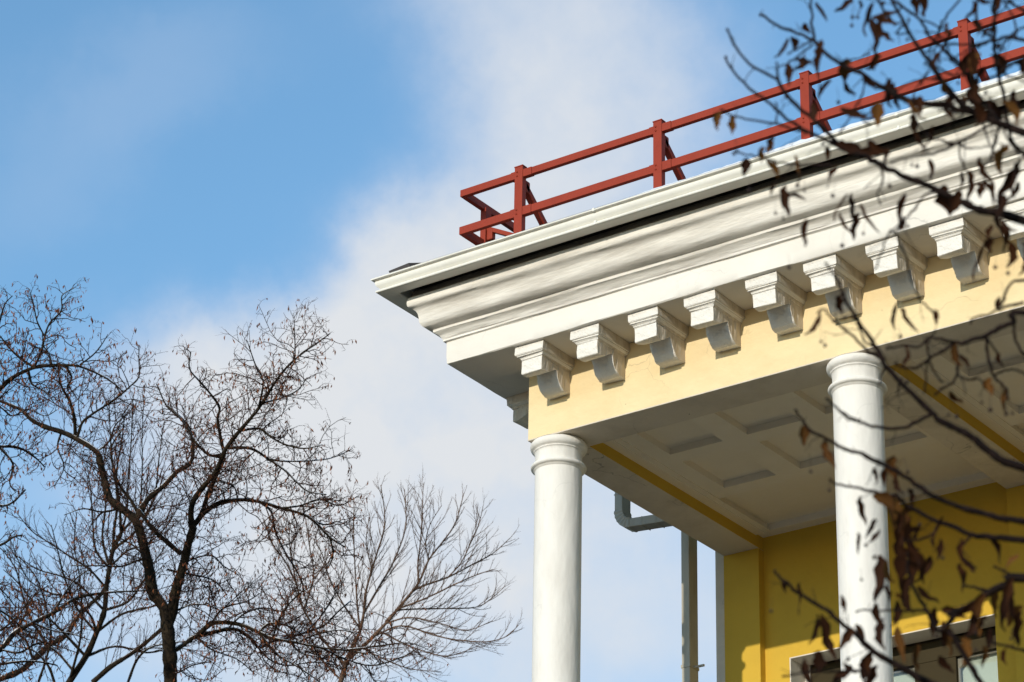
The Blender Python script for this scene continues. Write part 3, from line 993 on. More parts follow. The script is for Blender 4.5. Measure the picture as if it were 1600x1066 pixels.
def finish_tree(name, T, trunk_ids, style, label, cat, group, mat_l, mat_t, pods=0, density=1.0, base=None, seed=1, k_limb=7):
    rng = np.random.default_rng(seed)
    root = empty(name, tuple(base), label, cat, group)
    for i, (P, r) in enumerate(T.limbs):
        mb = MB()
        rj = r * (1 + 0.08 * rng.normal(size=len(r)))
        mb.tube(P, rj, k_limb if r[0] > 0.02 else 5)
        mb.build('trunk' if i in trunk_ids else 'branch', mat_l, root)
    st = dict(style); st['space'] = [q / density for q in style['space']]
    mb = MB(); tips = []
    for i, (P, r) in enumerate(T.limbs):
        if i in trunk_ids: continue
        grow(mb, tips, P, r, 0, st, rng)
    o = mb.build('twigs', mat_t, root); o['kind'] = 'stuff'
    if pods:
        mb = MB()
        idx = rng.permutation(len(tips))[:pods]
        for k in idx:
            p, d, lv = tips[k]
            ln = rng.uniform(0.035, 0.085); w = rng.uniform(0.006, 0.012)
            dr = unit(np.array([rng.normal() * 0.35, rng.normal() * 0.35, -1]))
            sd = unit(np.cross(dr, rng.normal(size=3)))
            q = unit(np.cross(dr, sd))
            mid = p + dr * ln * 0.5 + q * ln * 0.15
            mb.add([p, mid + sd * w, mid - sd * w, p + dr * ln, mid + q * w * 0.8], [(0, 1, 4), (0, 4, 2), (1, 3, 4), (4, 3, 2), (0, 2, 1), (1, 2, 3)])
        o = mb.build('seed_pods', M_POD, root); o['kind'] = 'stuff'
    return root


def down_to_ground(x, y, depth, n=9, lean=0.0):
    """points of the trunk from the ground up to the lower edge of the view; lean in metres to the right at the ground"""
    top = at(x, y, depth)
    pts = []
    for k in range(n):
        t = 1 - (1 - k / n) ** 2.4
        q = (1 - t) ** 1.3
        pts.append(np.array([top[0] + RIGHT[0] * lean * q + 0.10 * math.sin(5 * t) * (1 - t), top[1] + RIGHT[1] * lean * q + 0.08 * math.sin(4 * t + 1) * (1 - t), -0.2 + (top[2] + 0.2) * t]))
    return pts


# --- the big linden left of the porch
DA = 37.0
A = Tree(DA, 3)
A.limb([(266, 1066), (265, 1030), (263, 1000), (261, 970)], 26, 19, 0.0, ext=down_to_ground(266, 1066, DA))
lim = A.limb
lim([(262, 985), (256, 951), (238, 925), (234, 895), (229, 872), (221, 840), (212, 814), (189, 794), (171, 779), (165, 757), (157, 726), (151, 706), (122, 687), (96, 675), (70, 667), (49, 656), (35, 642), (17, 633), (0, 627), (-30, 615)], 17, 3, 0.15)
lim([(118, 684), (116, 653), (109, 627), (99, 610), (92, 589), (90, 560)], 5.5, 1.5)
lim([(120, 686), (128, 662), (140, 650), (163, 635), (186, 619), (203, 604), (217, 589), (217, 566), (217, 540)], 4.5, 1.2)
lim([(213, 810), (232, 779), (256, 759), (277, 737), (298, 723), (301, 695), (296, 672), (285, 655), (262, 634)], 9, 2.5)
lim([(215, 800), (203, 779), (189, 762), (178, 735), (174, 700), (190, 672)], 5, 2)
lim([(283, 866), (256, 843), (241, 829), (226, 810), (216, 795)], 7, 5, 0.0)
lim([(263, 975), (269, 958), (274, 925), (286, 884), (293, 855), (302, 823)], 15, 11, -0.1)
lim([(301, 828), (298, 802), (303, 782), (320, 758), (338, 736), (350, 707), (362, 689), (373, 675), (394, 651), (411, 628), (429, 599), (449, 573), (475, 550), (493, 538), (516, 521)], 9, 1.6)
lim([(302, 824), (308, 814), (324, 797), (347, 785), (376, 781), (405, 784), (440, 794), (475, 804), (493, 817), (516, 840), (539, 855)], 8, 2.5)
lim([(306, 818), (315, 802), (325, 773), (335, 750), (347, 724), (352, 700)], 7, 5)
lim([(350, 708), (344, 680), (340, 654), (343, 637), (330, 617), (312, 596), (296, 576), (298, 550)], 5, 1.6)
lim([(350, 710), (327, 711), (304, 689), (293, 669), (277, 649), (260, 634), (245, 600)], 4.5, 1.6)
lim([(352, 700), (391, 701), (420, 718), (446, 736), (463, 753), (481, 768), (510, 773)], 4.5, 1.8)
lim([(376, 673), (405, 670), (423, 683), (446, 695), (475, 701), (504, 695)], 4, 1.6)
lim([(420, 718), (446, 721), (487, 720), (521, 715), (551, 701)], 3, 1.2)
lim([(400, 645), (405, 632), (411, 596), (399, 570), (391, 547), (386, 532)], 3.5, 1.2)
lim([(452, 571), (460, 561), (461, 538), (459, 489)], 2.8, 1.0)
lim([(411, 630), (440, 622), (465, 610), (480, 590)], 3, 1.2)
lim([(262, 1020), (272, 1017), (289, 1006), (306, 994), (333, 988), (356, 983), (376, 986), (394, 1000), (405, 1012), (423, 1003), (449, 997), (478, 988), (507, 977), (527, 957), (548, 939)], 8, 2)
lim([(309, 992), (330, 975), (356, 973), (382, 978), (405, 988), (426, 997), (463, 1004), (501, 1012), (539, 1016), (575, 1022)], 7, 2)
lim([(406, 988), (412, 980), (423, 974), (446, 977), (470, 990)], 4, 2)
lim([(286, 884), (300, 874), (330, 868), (350, 885), (372, 898)], 3, 1.4)
lim([(234, 872), (215, 876), (190, 885), (160, 884), (110, 884)], 4, 1.6)
lim([(268, 1040), (275, 1052), (300, 1040), (330, 1034)], 3, 1.5)
lim([(261, 890), (275, 893), (310, 900), (335, 908), (355, 930)], 3.5, 1.5)
lim([(405, 988), (430, 1020), (470, 1045), (500, 1066)], 3.5, 2)
lim([(372, 781), (365, 760), (345, 752), (330, 755)], 2.5, 1.2)
lim([(405, 784), (424, 800), (430, 830), (445, 862), (470, 905), (480, 950)], 4, 1.8)
for pts in ([(356, 983), (380, 960), (410, 950), (440, 955), (470, 945)], [(394, 1000), (420, 1030), (450, 1040), (490, 1035), (530, 1040)], [(330, 975), (350, 950), (385, 940), (410, 925)], [(449, 997), (470, 1020), (510, 1030), (545, 1050)],
            [(478, 988), (500, 965), (520, 935), (530, 910)], [(306, 994), (330, 1015), (370, 1030), (400, 1055)], [(426, 997), (440, 960), (465, 930), (490, 915)], [(463, 1004), (500, 990), (540, 985), (580, 1000)], [(501, 1012), (540, 1030), (580, 1040), (620, 1030), (650, 1015)],
            [(539, 1016), (590, 1010), (640, 1005), (680, 1020)], [(268, 958), (300, 945), (330, 948), (360, 965)], [(440, 794), (470, 790), (500, 780), (530, 790), (560, 775)], [(475, 804), (505, 820), (530, 815), (550, 830)], [(516, 840), (520, 870), (505, 900)],
            [(189, 794), (160, 800), (130, 795), (100, 805)], [(229, 872), (205, 850), (185, 845)], [(96, 675), (90, 700), (100, 730), (85, 760)], [(151, 706), (170, 690), (180, 665), (200, 645)]):
    lim(pts, 3.4, 1.2)
finish_tree('linden_tree', A, {0}, LINDEN, 'tall bare dark linden with forked trunk and hanging brown pods left of the porch', 'tree', 'bare trees behind the porch',
            M_BARK, M_TWIG, 4200, 1.0, (lambda p: (p[0], p[1], 0))(at(266, 1066, DA)), 5)

# --- tree with slanting trunk behind it
DB = 42.0
Bt = Tree(DB, 8)
Bt.limb([(108, 1066), (134, 1026), (151, 988), (163, 954), (166, 919), (171, 887), (177, 858), (189, 834)], 13, 6, 0.0, ext=down_to_ground(108, 1066, DB, lean=-2.5))
lim = Bt.limb
lim([(145, 1066), (174, 1041), (203, 1023), (233, 1000), (256, 980)], 8, 5)
lim([(-10, 1064), (29, 1050), (52, 1032), (76, 1009), (102, 994), (116, 971), (137, 948), (157, 930), (171, 907)], 9, 5)
lim([(177, 858), (178, 830), (183, 790), (182, 740), (190, 690), (196, 640)], 5, 1.2)
lim([(189, 834), (198, 800), (200, 750), (205, 690), (208, 615)], 4, 1.0)
lim([(171, 887), (150, 860), (145, 820), (142, 770), (135, 720)], 4, 1.2)
lim([(166, 919), (140, 890), (110, 870), (80, 850), (50, 830), (25, 800)], 4, 1.2)
lim([(163, 954), (125, 915), (95, 900), (60, 890), (20, 865)], 4, 1.2)
lim([(189, 834), (205, 815), (230, 800), (262, 790), (290, 800)], 3.5, 1.2)
lim([(150, 988), (120, 950), (100, 900), (90, 860), (80, 820)], 4, 1.2)
lim([(182, 840), (215, 800), (222, 740), (222, 680), (225, 620)], 3, 1.0)
lim([(76, 1009), (50, 970), (35, 930), (25, 890), (5, 860)], 4, 1.4)
lim([(171, 887), (200, 860), (230, 850), (262, 820), (290, 770)], 3.5, 1.2)
for pts in ([(108, 1066), (118, 1030), (125, 1000), (128, 960), (124, 900), (116, 850), (120, 800)], [(134, 1026), (110, 1000), (86, 975), (62, 955), (40, 925), (22, 905), (5, 890)], [(116, 1050), (90, 1020), (60, 1000), (30, 985), (0, 960)],
            [(151, 988), (190, 960), (230, 950), (262, 940), (300, 915)], [(163, 954), (200, 940), (226, 905), (240, 880), (262, 850)], [(60, 1066), (72, 1030), (80, 990), (70, 940), (55, 900), (30, 870)], [(52, 1032), (40, 1000), (22, 985), (8, 950)],
            [(134, 1026), (180, 1010), (230, 1020), (280, 1012), (330, 1030)], [(171, 887), (160, 840), (165, 790), (160, 740), (168, 690)], [(189, 834), (186, 780), (176, 730), (172, 670), (170, 620)], [(177, 858), (212, 830), (240, 780), (248, 720), (256, 660)],
            [(85, 1066), (75, 1040), (50, 1015), (20, 1010), (-5, 1000)], [(200, 1066), (215, 1030), (240, 1010), (300, 1000), (340, 985)], [(151, 988), (140, 960), (110, 935), (75, 925), (40, 900), (15, 840)]):
    lim(pts, 4.2, 1.1)
finish_tree('slender_tree', Bt, {0}, dict(MAPLE, lift=0.1), 'bare tree with slanting trunk and upright reddish shoots behind the forked linden', 'tree', 'bare trees behind the porch',
            M_BARK, M_TWIG, 0, 1.15, (lambda p: (p[0], p[1], 0))(at(108, 1066, DB)), 9)

# --- linden reaching in from the left edge
DC = 35.0
Ct = Tree(DC, 21)
Ct.limb([(-190, 1066), (-180, 900), (-150, 760), (-110, 690), (-70, 650)], 26, 12, 0.0, ext=down_to_ground(-190, 1066, DC))
lim = Ct.limb
lim([(-75, 655), (-40, 632), (0, 607), (17, 592), (44, 578), (67, 572), (102, 571), (125, 573), (157, 586), (180, 601), (192, 613)], 8, 1.5, 0.0)
lim([(52, 576), (64, 552), (70, 526), (78, 505), (96, 485), (97, 462), (116, 450)], 4, 1.2)
lim([(70, 526), (58, 502), (52, 473), (45, 450)], 2.6, 1.0)
lim([(52, 573), (32, 560), (14, 543), (0, 525), (-20, 505)], 4, 1.4)
lim([(125, 570), (145, 555), (158, 540), (169, 522)], 2.6, 1.0)
lim([(82, 572), (76, 552), (68, 540), (66, 520)], 3, 1.2)
lim([(-150, 770), (-90, 740), (-40, 705), (0, 698), (30, 700), (55, 715), (70, 730)], 7, 2)
lim([(-155, 800), (-90, 780), (-30, 775), (0, 790), (20, 785), (40, 765)], 6, 2)
lim([(-170, 880), (-100, 870), (-40, 860), (0, 852), (20, 840), (35, 836)], 6, 2)
lim([(-180, 1066), (-90, 1050), (-40, 1035), (0, 1015), (23, 989), (52, 973), (84, 957), (116, 936), (145, 929), (180, 925), (232, 923)], 12, 2)
lim([(-100, 1060), (-30, 1045), (20, 1035), (60, 1034), (90, 1040)], 5, 2)
lim([(-60, 640), (-40, 600), (-20, 570), (0, 500), (8, 475), (20, 462)], 5, 1.2)
lim([(-20, 620), (5, 640), (20, 650), (45, 640), (70, 650), (90, 640)], 3, 1.2)
for pts in ([(-60, 900), (-20, 905), (10, 930), (25, 950)], [(-40, 1000), (0, 985), (30, 960), (50, 930)], [(23, 989), (40, 960), (50, 935), (75, 915)], [(84, 957), (100, 930), (118, 905), (140, 890)], [(52, 973), (80, 985), (110, 990), (140, 1000)],
            [(0, 1015), (30, 1020), (60, 1005), (90, 1010), (120, 1020)], [(-20, 945), (10, 960), (40, 985), (60, 990)], [(0, 700), (20, 725), (15, 755), (25, 770)], [(44, 578), (50, 600), (70, 612), (85, 630)], [(102, 571), (112, 590), (105, 605), (112, 620)]):
    lim(pts, 4.0, 1.2)
finish_tree('linden_tree', Ct, {0}, dict(LINDEN, tip=0.8, len=[(0.3, 0.8), (0.14, 0.42), (0.08, 0.18)]), 'bare linden reaching in from the left edge of the view', 'tree', 'bare trees behind the porch',
            M_BARK, M_TWIG, 2400, 1.0, (lambda p: (p[0], p[1], 0))(at(-190, 1066, DC)), 13)

# --- maple with upswept twigs between the linden and the porch
DD = 44.0
Dt = Tree(DD, 33)
Dt.limb([(532, 1066), (544, 1027), (558, 995)], 12, 8, 0.0, ext=down_to_ground(532, 1066, DD, lean=-1.2))
lim = Dt.limb
lim([(556, 1000), (563, 985), (569, 954), (572, 923), (587, 871), (599, 832), (601, 801), (595, 758)], 6, 1.2)
lim([(544, 1030), (572, 1006), (602, 975), (627, 945), (654, 911), (670, 875), (694, 844), (712, 816), (725, 770)], 6.5, 1.2)
lim([(627, 945), (651, 920), (700, 902), (740, 881), (770, 865), (797, 841)], 4, 1.2)
lim([(618, 953), (663, 936), (709, 914), (743, 899), (770, 890)], 3.5, 1.2)
lim([(602, 972), (620, 955), (645, 952), (694, 951), (743, 949), (767, 936), (789, 916)], 3.5, 1.2)
lim([(585, 994), (627, 978), (676, 992), (712, 1000), (761, 1003), (792, 994), (810, 977)], 3.5, 1.2)
lim([(569, 958), (596, 911), (615, 878), (633, 829), (634, 795), (632, 764)], 4, 1.1)
lim([(654, 911), (653, 880), (656, 856), (660, 801), (661, 755)], 3.5, 1.0)
lim([(561, 980), (535, 942), (514, 902), (504, 868), (489, 841)], 3.5, 1.1)
lim([(563, 985), (559, 954), (556, 908), (553, 847), (553, 780)], 4, 1.1)
lim([(700, 902), (720, 880), (735, 850), (748, 820), (755, 790)], 2.5, 1.0)
lim([(670, 875), (665, 850), (672, 820), (690, 790)], 2.5, 1.0)
lim([(572, 923), (580, 890), (572, 850), (578, 800)], 2.5, 1.0)
lim([(540, 1040), (505, 1000), (475, 954), (463, 913), (446, 878), (431, 858), (420, 837), (421, 805)], 5, 1.2)
lim([(463, 913), (455, 870), (452, 830), (462, 800)], 3, 1.0)
lim([(475, 954), (490, 900), (483, 850), (478, 810)], 3, 1.0)
lim([(530, 1060), (480, 1010), (430, 980), (400, 955), (380, 935)], 3.5, 1.2)
lim([(600, 990), (640, 1010), (690, 1025), (720, 1020), (745, 1010)], 3, 1.1)
lim([(560, 1010), (600, 1030), (640, 1045), (690, 1050)], 3, 1.1)
lim([(602, 975), (640, 965), (690, 975), (730, 985), (770, 970)], 3, 1.1)
finish_tree('maple_tree', Dt, {0}, dict(MAPLE, space=[0.075, 0.075]), 'bare maple with upswept fan of fine twigs between linden and porch', 'tree', 'bare trees behind the porch',
            M_MAPLE, M_MAPLE, 0, 1.0, (lambda p: (p[0], p[1], 0))(at(532, 1066, DD)), 17)

# ------------------------------------------------------------------ near linden whose branches hang in from the right
DF = 9.0
F = Tree(DF, 77)
trunk_top = [at(2350, y, DF) for y in (1066, 700, 300, -200)]
tb = at(2350, 1066, DF)
F.limb([(2350, 1066), (2345, 800), (2340, 500), (2330, 200), (2320, -150)], 150, 90, 0.0, ext=[np.array([tb[0] + 0.05, tb[1], -0.2]), np.array([tb[0] - 0.03, tb[1] + 0.02, tb[2] * 0.5])])


def off(y, dy=170):
    """the length of a limb between the trunk and the right edge of the view"""
    return [(2335, y + dy), (2100, y + dy * 0.72), (1850, y + dy * 0.38)]


lim = F.limb
fg_start = len(F.limbs)
lim(off(206) + [(1600, 206), (1577, 198), (1546, 186), (1519, 175), (1494, 153), (1474, 128), (1457, 103), (1433, 70), (1410, 31), (1393, 0), (1380, -30)], (34, 10), 3.2, 0.0)
fg_main = [len(F.limbs) - 1]
lim([(1519, 175), (1476, 165), (1443, 161), (1408, 153), (1389, 140), (1370, 132), (1350, 118), (1334, 110), (1311, 98), (1288, 82), (1274, 66), (1262, 60), (1241, 50), (1213, 39), (1187, 22)], 8, 3, 0.25)
lim([(1272, 64), (1268, 35), (1267, 0), (1262, -30)], 3.5, 2.5, 0.1)
lim([(1268, 64), (1248, 75), (1232, 84)], 2.8, 1.8, 0)
lim([(1270, 70), (1252, 84), (1228, 100), (1215, 106)], 2.8, 1.8, 0)
lim(off(344) + [(1600, 344), (1564, 335), (1544, 331), (1519, 324), (1496, 313), (1467, 299), (1433, 284), (1402, 271), (1372, 256), (1350, 244), (1328, 237), (1304, 218), (1264, 181), (1229, 148), (1213, 124), (1180, 106), (1150, 76), (1136, 45)], (34, 11), 2.6, 0.0)
lim([(1330, 238), (1288, 218), (1264, 206), (1231, 188), (1206, 164), (1177, 143), (1149, 115), (1133, 89)], 5, 2.6, 0.2)
lim([(1262, 206), (1236, 202), (1213, 193), (1156, 185), (1125, 171)], 3.2, 2.2, 0.2)
lim([(1214, 193), (1214, 172), (1213, 160)], 2.6, 1.8, 0)
lim([(1219, 136), (1215, 110), (1213, 96)], 2.6, 1.8, 0)
lim([(1300, 258), (1260, 258), (1225, 255), (1190, 246), (1160, 240), (1148, 235)], 3, 2.0, 0.2)
lim(off(62, 140) + [(1600, 62), (1556, 64), (1521, 70), (1484, 69)], (20, 5), 2.4, 0.0)
lim([(1560, -30), (1553, 6), (1554, 47), (1556, 93), (1561, 122), (1567, 144), (1573, 186), (1581, 220), (1590, 232), (1602, 242)], 5, 4.5, 0.3)
lim(off(720, 190) + [(1600, 732), (1547, 705), (1518, 682), (1500, 673), (1472, 660), (1455, 645), (1410, 600), (1382, 569), (1371, 546), (1348, 512), (1323, 473), (1309, 437), (1296, 420), (1290, 410)], (34, 10), 2.4, 0.0)
lim([(1455, 645), (1435, 658), (1410, 669), (1376, 668), (1350, 662), (1326, 650), (1303, 634), (1292, 622)], 5, 2.4, -0.2)
lim([(1345, 655), (1326, 656), (1310, 640)], 2.6, 2, -0.1)
lim([(1375, 558), (1354, 546), (1328, 521), (1300, 498), (1288, 483), (1276, 490)], 4, 2, 0.2)
lim([(1372, 550), (1350, 530), (1340, 505), (1332, 495)], 3, 2, 0.2)
lim([(1384, 572), (1376, 590), (1373, 602)], 3, 2, 0)
lim([(1405, 596), (1404, 610), (1402, 615)], 3, 2, 0)
lim(off(489, 180) + [(1600, 489), (1584, 503), (1563, 511), (1544, 523), (1521, 530), (1506, 535), (1492, 536), (1473, 550), (1452, 560), (1433, 574), (1413, 574), (1396, 566)], (30, 7), 2.6, 0.0)
lim([(1495, 536), (1470, 530), (1452, 528), (1436, 541), (1410, 540), (1385, 545)], 4, 2.5, 0.2)
lim([(1452, 560), (1448, 540), (1455, 525), (1462, 518)], 3, 2, 0.2)
lim([(1540, 528), (1545, 563), (1553, 588), (1572, 608), (1574, 625)], 4, 2.5, -0.2)
lim([(1492, 538), (1496, 569), (1492, 594), (1475, 607), (1461, 617)], 4, 2.4, -0.2)
lim([(1496, 585), (1510, 593), (1530, 592), (1540, 602)], 3, 2, 0.2)
lim([(1553, 588), (1570, 580), (1590, 578), (1605, 588)], 3, 2.5, 0.2)
lim([(1452, 560), (1460, 583), (1472, 597)], 3, 2.2, 0.1)
lim([(1448, 562), (1447, 590), (1442, 615)], 3, 2, 0.1)
lim([(1584, 504), (1587, 532), (1600, 555), (1612, 570)], 3.6, 3, 0.1)
lim([(1540, 527), (1550, 540), (1562, 555)], 3, 2.4, 0.1)
lim([(1610, 436), (1580, 443), (1560, 482), (1525, 497), (1515, 505)], 4, 2.4, 0.3)
lim([(1600, 474), (1575, 478), (1562, 484)], 4, 3, 0.0)
lim(off(815, 150) + [(1600, 815), (1574, 813), (1540, 804), (1486, 788), (1450, 770), (1412, 743), (1382, 727), (1346, 710), (1319, 701), (1299, 690), (1269, 674), (1254, 658), (1240, 640)], (34, 8), 2.8, 0.0)
lim(off(845, 150) + [(1600, 845), (1551, 840), (1518, 836), (1495, 825), (1461, 813), (1418, 790), (1405, 779), (1385, 772), (1342, 763), (1306, 756), (1296, 748)], (34, 8), 2.4, 0.02)
lim([(1470, 816), (1455, 835), (1430, 845), (1410, 845)], 4, 2.6, -0.1)
lim([(1518, 836), (1503, 855), (1508, 875), (1525, 888)], 3.6, 2.4, -0.1)
lim(off(903, 120) + [(1600, 903), (1574, 913), (1547, 924), (1518, 945), (1497, 953), (1480, 960)], (34, 12), 5, 0.0)
lim([(1547, 924), (1525, 918), (1505, 915)], 4, 2.6, 0.1)
lim([(1590, 907), (1570, 893), (1552, 886)], 4, 2.6, 0.1)
lim([(1497, 953), (1470, 985), (1453, 966), (1440, 940), (1429, 921), (1420, 895), (1418, 860)], 6, 3, -0.1)
lim([(1480, 985), (1492, 1000), (1512, 1033), (1532, 1066), (1560, 1110)], 6, 7, -0.1)
lim(off(1100, 60) + [(1600, 1120), (1500, 1085), (1442, 1063), (1406, 1042), (1369, 1021), (1335, 990), (1314, 974), (1298, 958), (1269, 940), (1240, 921), (1219, 902), (1209, 890)], (30, 11), 2.6, 0.0)
lim([(1452, 953), (1416, 955), (1369, 954), (1335, 954)], 3.4, 2, 0.1)
lim([(1345, 1048), (1300, 1050), (1267, 1050), (1222, 1056)], 3, 2, 0.2)
lim([(1545, 1003), (1575, 1010), (1605, 1018)], 3, 3.5, 0.1)
lim([(1392, 0), (1404, 6), (1437, 31), (1453, 58), (1478, 80), (1498, 99), (1513, 122), (1525, 145), (1546, 171), (1556, 186)], 3, 6, 0.0)
lim([(1500, 0), (1478, 27), (1469, 43), (1461, 62), (1449, 83)], 2.4, 3, 0.1)
lim([(1437, 31), (1450, 35), (1468, 42)], 2.5, 2, 0.1)
lim([(1575, -10), (1585, 8), (1605, 20)], 3, 4, 0.1)
lim([(1610, 86), (1577, 103), (1562, 116), (1540, 124)], 4, 3, 0.2)
lim([(1605, 104), (1580, 98), (1566, 108), (1560, 122)], 3, 2, 0.2)
lim([(1605, 40), (1585, 52), (1570, 58)], 3, 2, 0.2)
lim([(1560, 190), (1537, 200), (1501, 222), (1458, 240), (1429, 243), (1390, 256)], 4, 2.2, 0.2)
lim([(1501, 222), (1500, 245), (1508, 263), (1516, 282), (1513, 310)], 2.8, 2, 0.2)
lim([(1467, 299), (1447, 304), (1429, 326), (1411, 346), (1388, 367), (1378, 395), (1368, 421)], 3.2, 2, 0.3)
lim([(1390, 362), (1402, 367), (1418, 414), (1424, 440), (1440, 470), (1460, 490)], 3, 2, 0.3)
lim([(1372, 256), (1380, 275), (1372, 300), (1376, 320)], 3, 2, 0.1)
lim([(1556, 64), (1530, 40), (1526, 10), (1530, -20)], 3.5, 3, 0.1)
lim([(1400, 40), (1385, 22), (1372, 0), (1365, -20)], 3.5, 3, 0.1)
lim([(1474, 128), (1452, 122), (1420, 130), (1400, 142)], 2.5, 2, 0.3)
lim([(1413, 36), (1400, 52), (1420, 52)], 2.5, 2, 0.3)
lim([(1494, 153), (1480, 160), (1460, 160)], 2.5, 2, 0.2)
lim([(1311, 98), (1340, 92), (1358, 84)], 2.3, 1.6, 0.3)
lim([(1334, 112), (1352, 106), (1366, 108)], 2.5, 1.8, 0.3)
lim([(1350, 120), (1348, 145), (1335, 170), (1312, 208)], 2.5, 1.8, 0.3)
lim([(1389, 142), (1372, 170), (1345, 182), (1360, 196)], 2.5, 1.8, 0.3)

rngX = np.random.default_rng(5)
for k in range(20):
    x, y = rngX.uniform(1480, 1600), rngX.uniform(0, 230)
    A_ = np.array(F.placed); q_ = np.hypot(A_[:, 0] - x, A_[:, 1] - y); k_ = q_.argmin()
    p0 = (A_[k_, 0], A_[k_, 1]); a_ = rngX.uniform(0, 2 * math.pi); pts = [p0]
    for _ in range(4):
        a_ += rngX.normal() * 0.35
        pts.append((pts[-1][0] + 17 * math.cos(a_), pts[-1][1] + 17 * math.sin(a_)))
    lim(pts, 3.0, 1.8, rngX.uniform(-0.4, 0.4))
rngF = np.random.default_rng(41)
near = empty('linden_tree', (float(tb[0]), float(tb[1]), 0.0), 'near linden whose blurred dark twigs with dry brown leaves hang in front at right', 'tree')
for i, (P, r) in enumerate(F.limbs):
    mb = MB()
    k = 10 if i == 0 else 6
    P2 = P.copy(); r2 = r.copy()
    if i > 0:
        P2 = P2 + rngF.normal(size=P2.shape) * 0.0016
        r2 = r2 * (1.22 + 0.16 * np.abs(rngF.normal(size=len(r2))))      # buds and nodes
        r2[-1] *= 1.5
    mb.tube(P2, r2, k)
    mb.build('trunk' if i == 0 else 'branch', M_FGBARK, near)
# fine side twigs
FG = dict(space=[0.075, 0.06], bare=[0.25, 0.3], angle=[(35, 75), (30, 70)], lift=-0.02, len=[(0.03, 0.16), (0.02, 0.06)], seg=[5, 3], rad=[0.0018, 0.0012], wig=[0.16, 0.2], up=[-0.04, -0.05], planar=True)
mb = MB(); tips = []
for i, (P, r) in enumerate(F.limbs):
    if i == 0: continue
    grow(mb, tips, P[len(P) // 3 if r[0] > 0.012 else 0:], r[len(P) // 3 if r[0] > 0.012 else 0:], 0, FG, rngF)
o = mb.build('twigs', M_FGBARK, near); o['kind'] = 'stuff'


# leaves: unit length, hanging along -Z, blade facing -Y
def leaf_mesh(name, kind, seed):
    rg = np.random.default_rng(seed)
    n = 6
    v = []; f = []
    bend = rg.uniform(0.10, 0.35); twist = rg.uniform(-1.7, 1.7); fold = rg.uniform(0.4, 1.3)
    for i in range(n + 1):
        t = i / n
        if kind == 'strap': w = 0.085 * math.sin(math.pi * min(1, 0.12 + 0.88 * t)) ** 0.6 + 0.01
        elif kind == 'rolled': w = 0.13 * math.sin(math.pi * (0.06 + 0.9 * t)) ** 0.8 * rg.uniform(0.75, 1.2) + 0.008
        else: w = 0.24 * math.sin(math.pi * (0.04 + 0.93 * t ** 0.75)) ** 0.9 * rg.uniform(0.6, 1.25) + 0.008
        z = -t
        cx = bend * (t - 0.5) ** 2 * 2 - bend * 0.5 + 0.03 * rg.normal()
        cy = 0.15 * math.sin(2.2 * t)
        a = twist * t
        for s in (-1, -0.5, 0, 0.5, 1):
            lx = w * s; ly = -fold * w * abs(s) ** 1.4
            v.append((cx + lx * math.cos(a) - ly * math.sin(a), cy + lx * math.sin(a) + ly * math.cos(a), z + 0.05 * abs(s)))
    for i in range(n):
        for k in range(4):
            f.append((i * 5 + k, i * 5 + k + 1, i * 5 + k + 6, i * 5 + k + 5))
    me = bpy.data.meshes.new(name)
    me.from_pydata(v, [], f)
    me.polygons.foreach_set('use_smooth', [True] * len(f)); me.update()
    return me


LM = {}
for kind in ('strap', 'rolled', 'blade'):
    for mname, mt in (('d', M_LEAF), ('o', M_LEAFO)):
        LM[kind + mname] = []
        for s in range(5):
            me = leaf_mesh('leaf', kind, s + 10 * len(kind)); me.materials.append(mt); LM[kind + mname].append(me)

limbpts = np.vstack([P for i, (P, r) in enumerate(F.limbs) if i > 0])
n_leaf = 0


def depth_near(x, y):
    """distance of the nearest twig of this tree in that direction"""
    A_ = np.array(F.placed); q = np.hypot(A_[:, 0] - x, A_[:, 1] - y)
    return A_[q.argmin(), 2]


def leaf(x, y, ln, ang, wfac=None, kind='rolled', col='d'):
    """x, y: middle of the leaf as seen; ln: seen length; ang: lean from straight down (degrees, + to the right)"""
    global n_leaf
    if n_leaf >= 296: return
    d = depth_near(x, y) + rngF.uniform(-0.12, 0.12)
    L = 1.1 * ln / FPX * d
    a = math.radians(ang)
    dirv = unit(-(-DOWN) * math.cos(a) + RIGHT * math.sin(a) + FWD * rngF.uniform(-0.3, 0.3))
    zax = -dirv
    yaw = rngF.uniform(-0.7, 0.7)
    yax = FWD + RIGHT * yaw
    yax = unit(yax - zax * (yax @ zax)); xax = np.cross(yax, zax)
    p = at(x, y, d) - dirv * L * 0.5
    o = bpy.data.objects.new('leaf', LM[kind + col][int(rngF.integers(5))])
    m = Matrix.Identity(4)
    base_w = {'strap': 0.15, 'rolled': 0.225, 'blade': 0.47}[kind]
    wx = L if wfac is None else (wfac / FPX * d) / base_w
    if rngF.random() < 0.5: wx = -wx
    for i in range(3):
        m[i][0] = xax[i] * wx; m[i][1] = yax[i] * abs(wx) * 0.8; m[i][2] = zax[i] * L; m[i][3] = p[i]
    C.objects.link(o)
    o.parent = near
    o.matrix_parent_inverse = Matrix.Translation(-Vector(near.location))
    o.matrix_basis = m
    n_leaf += 1


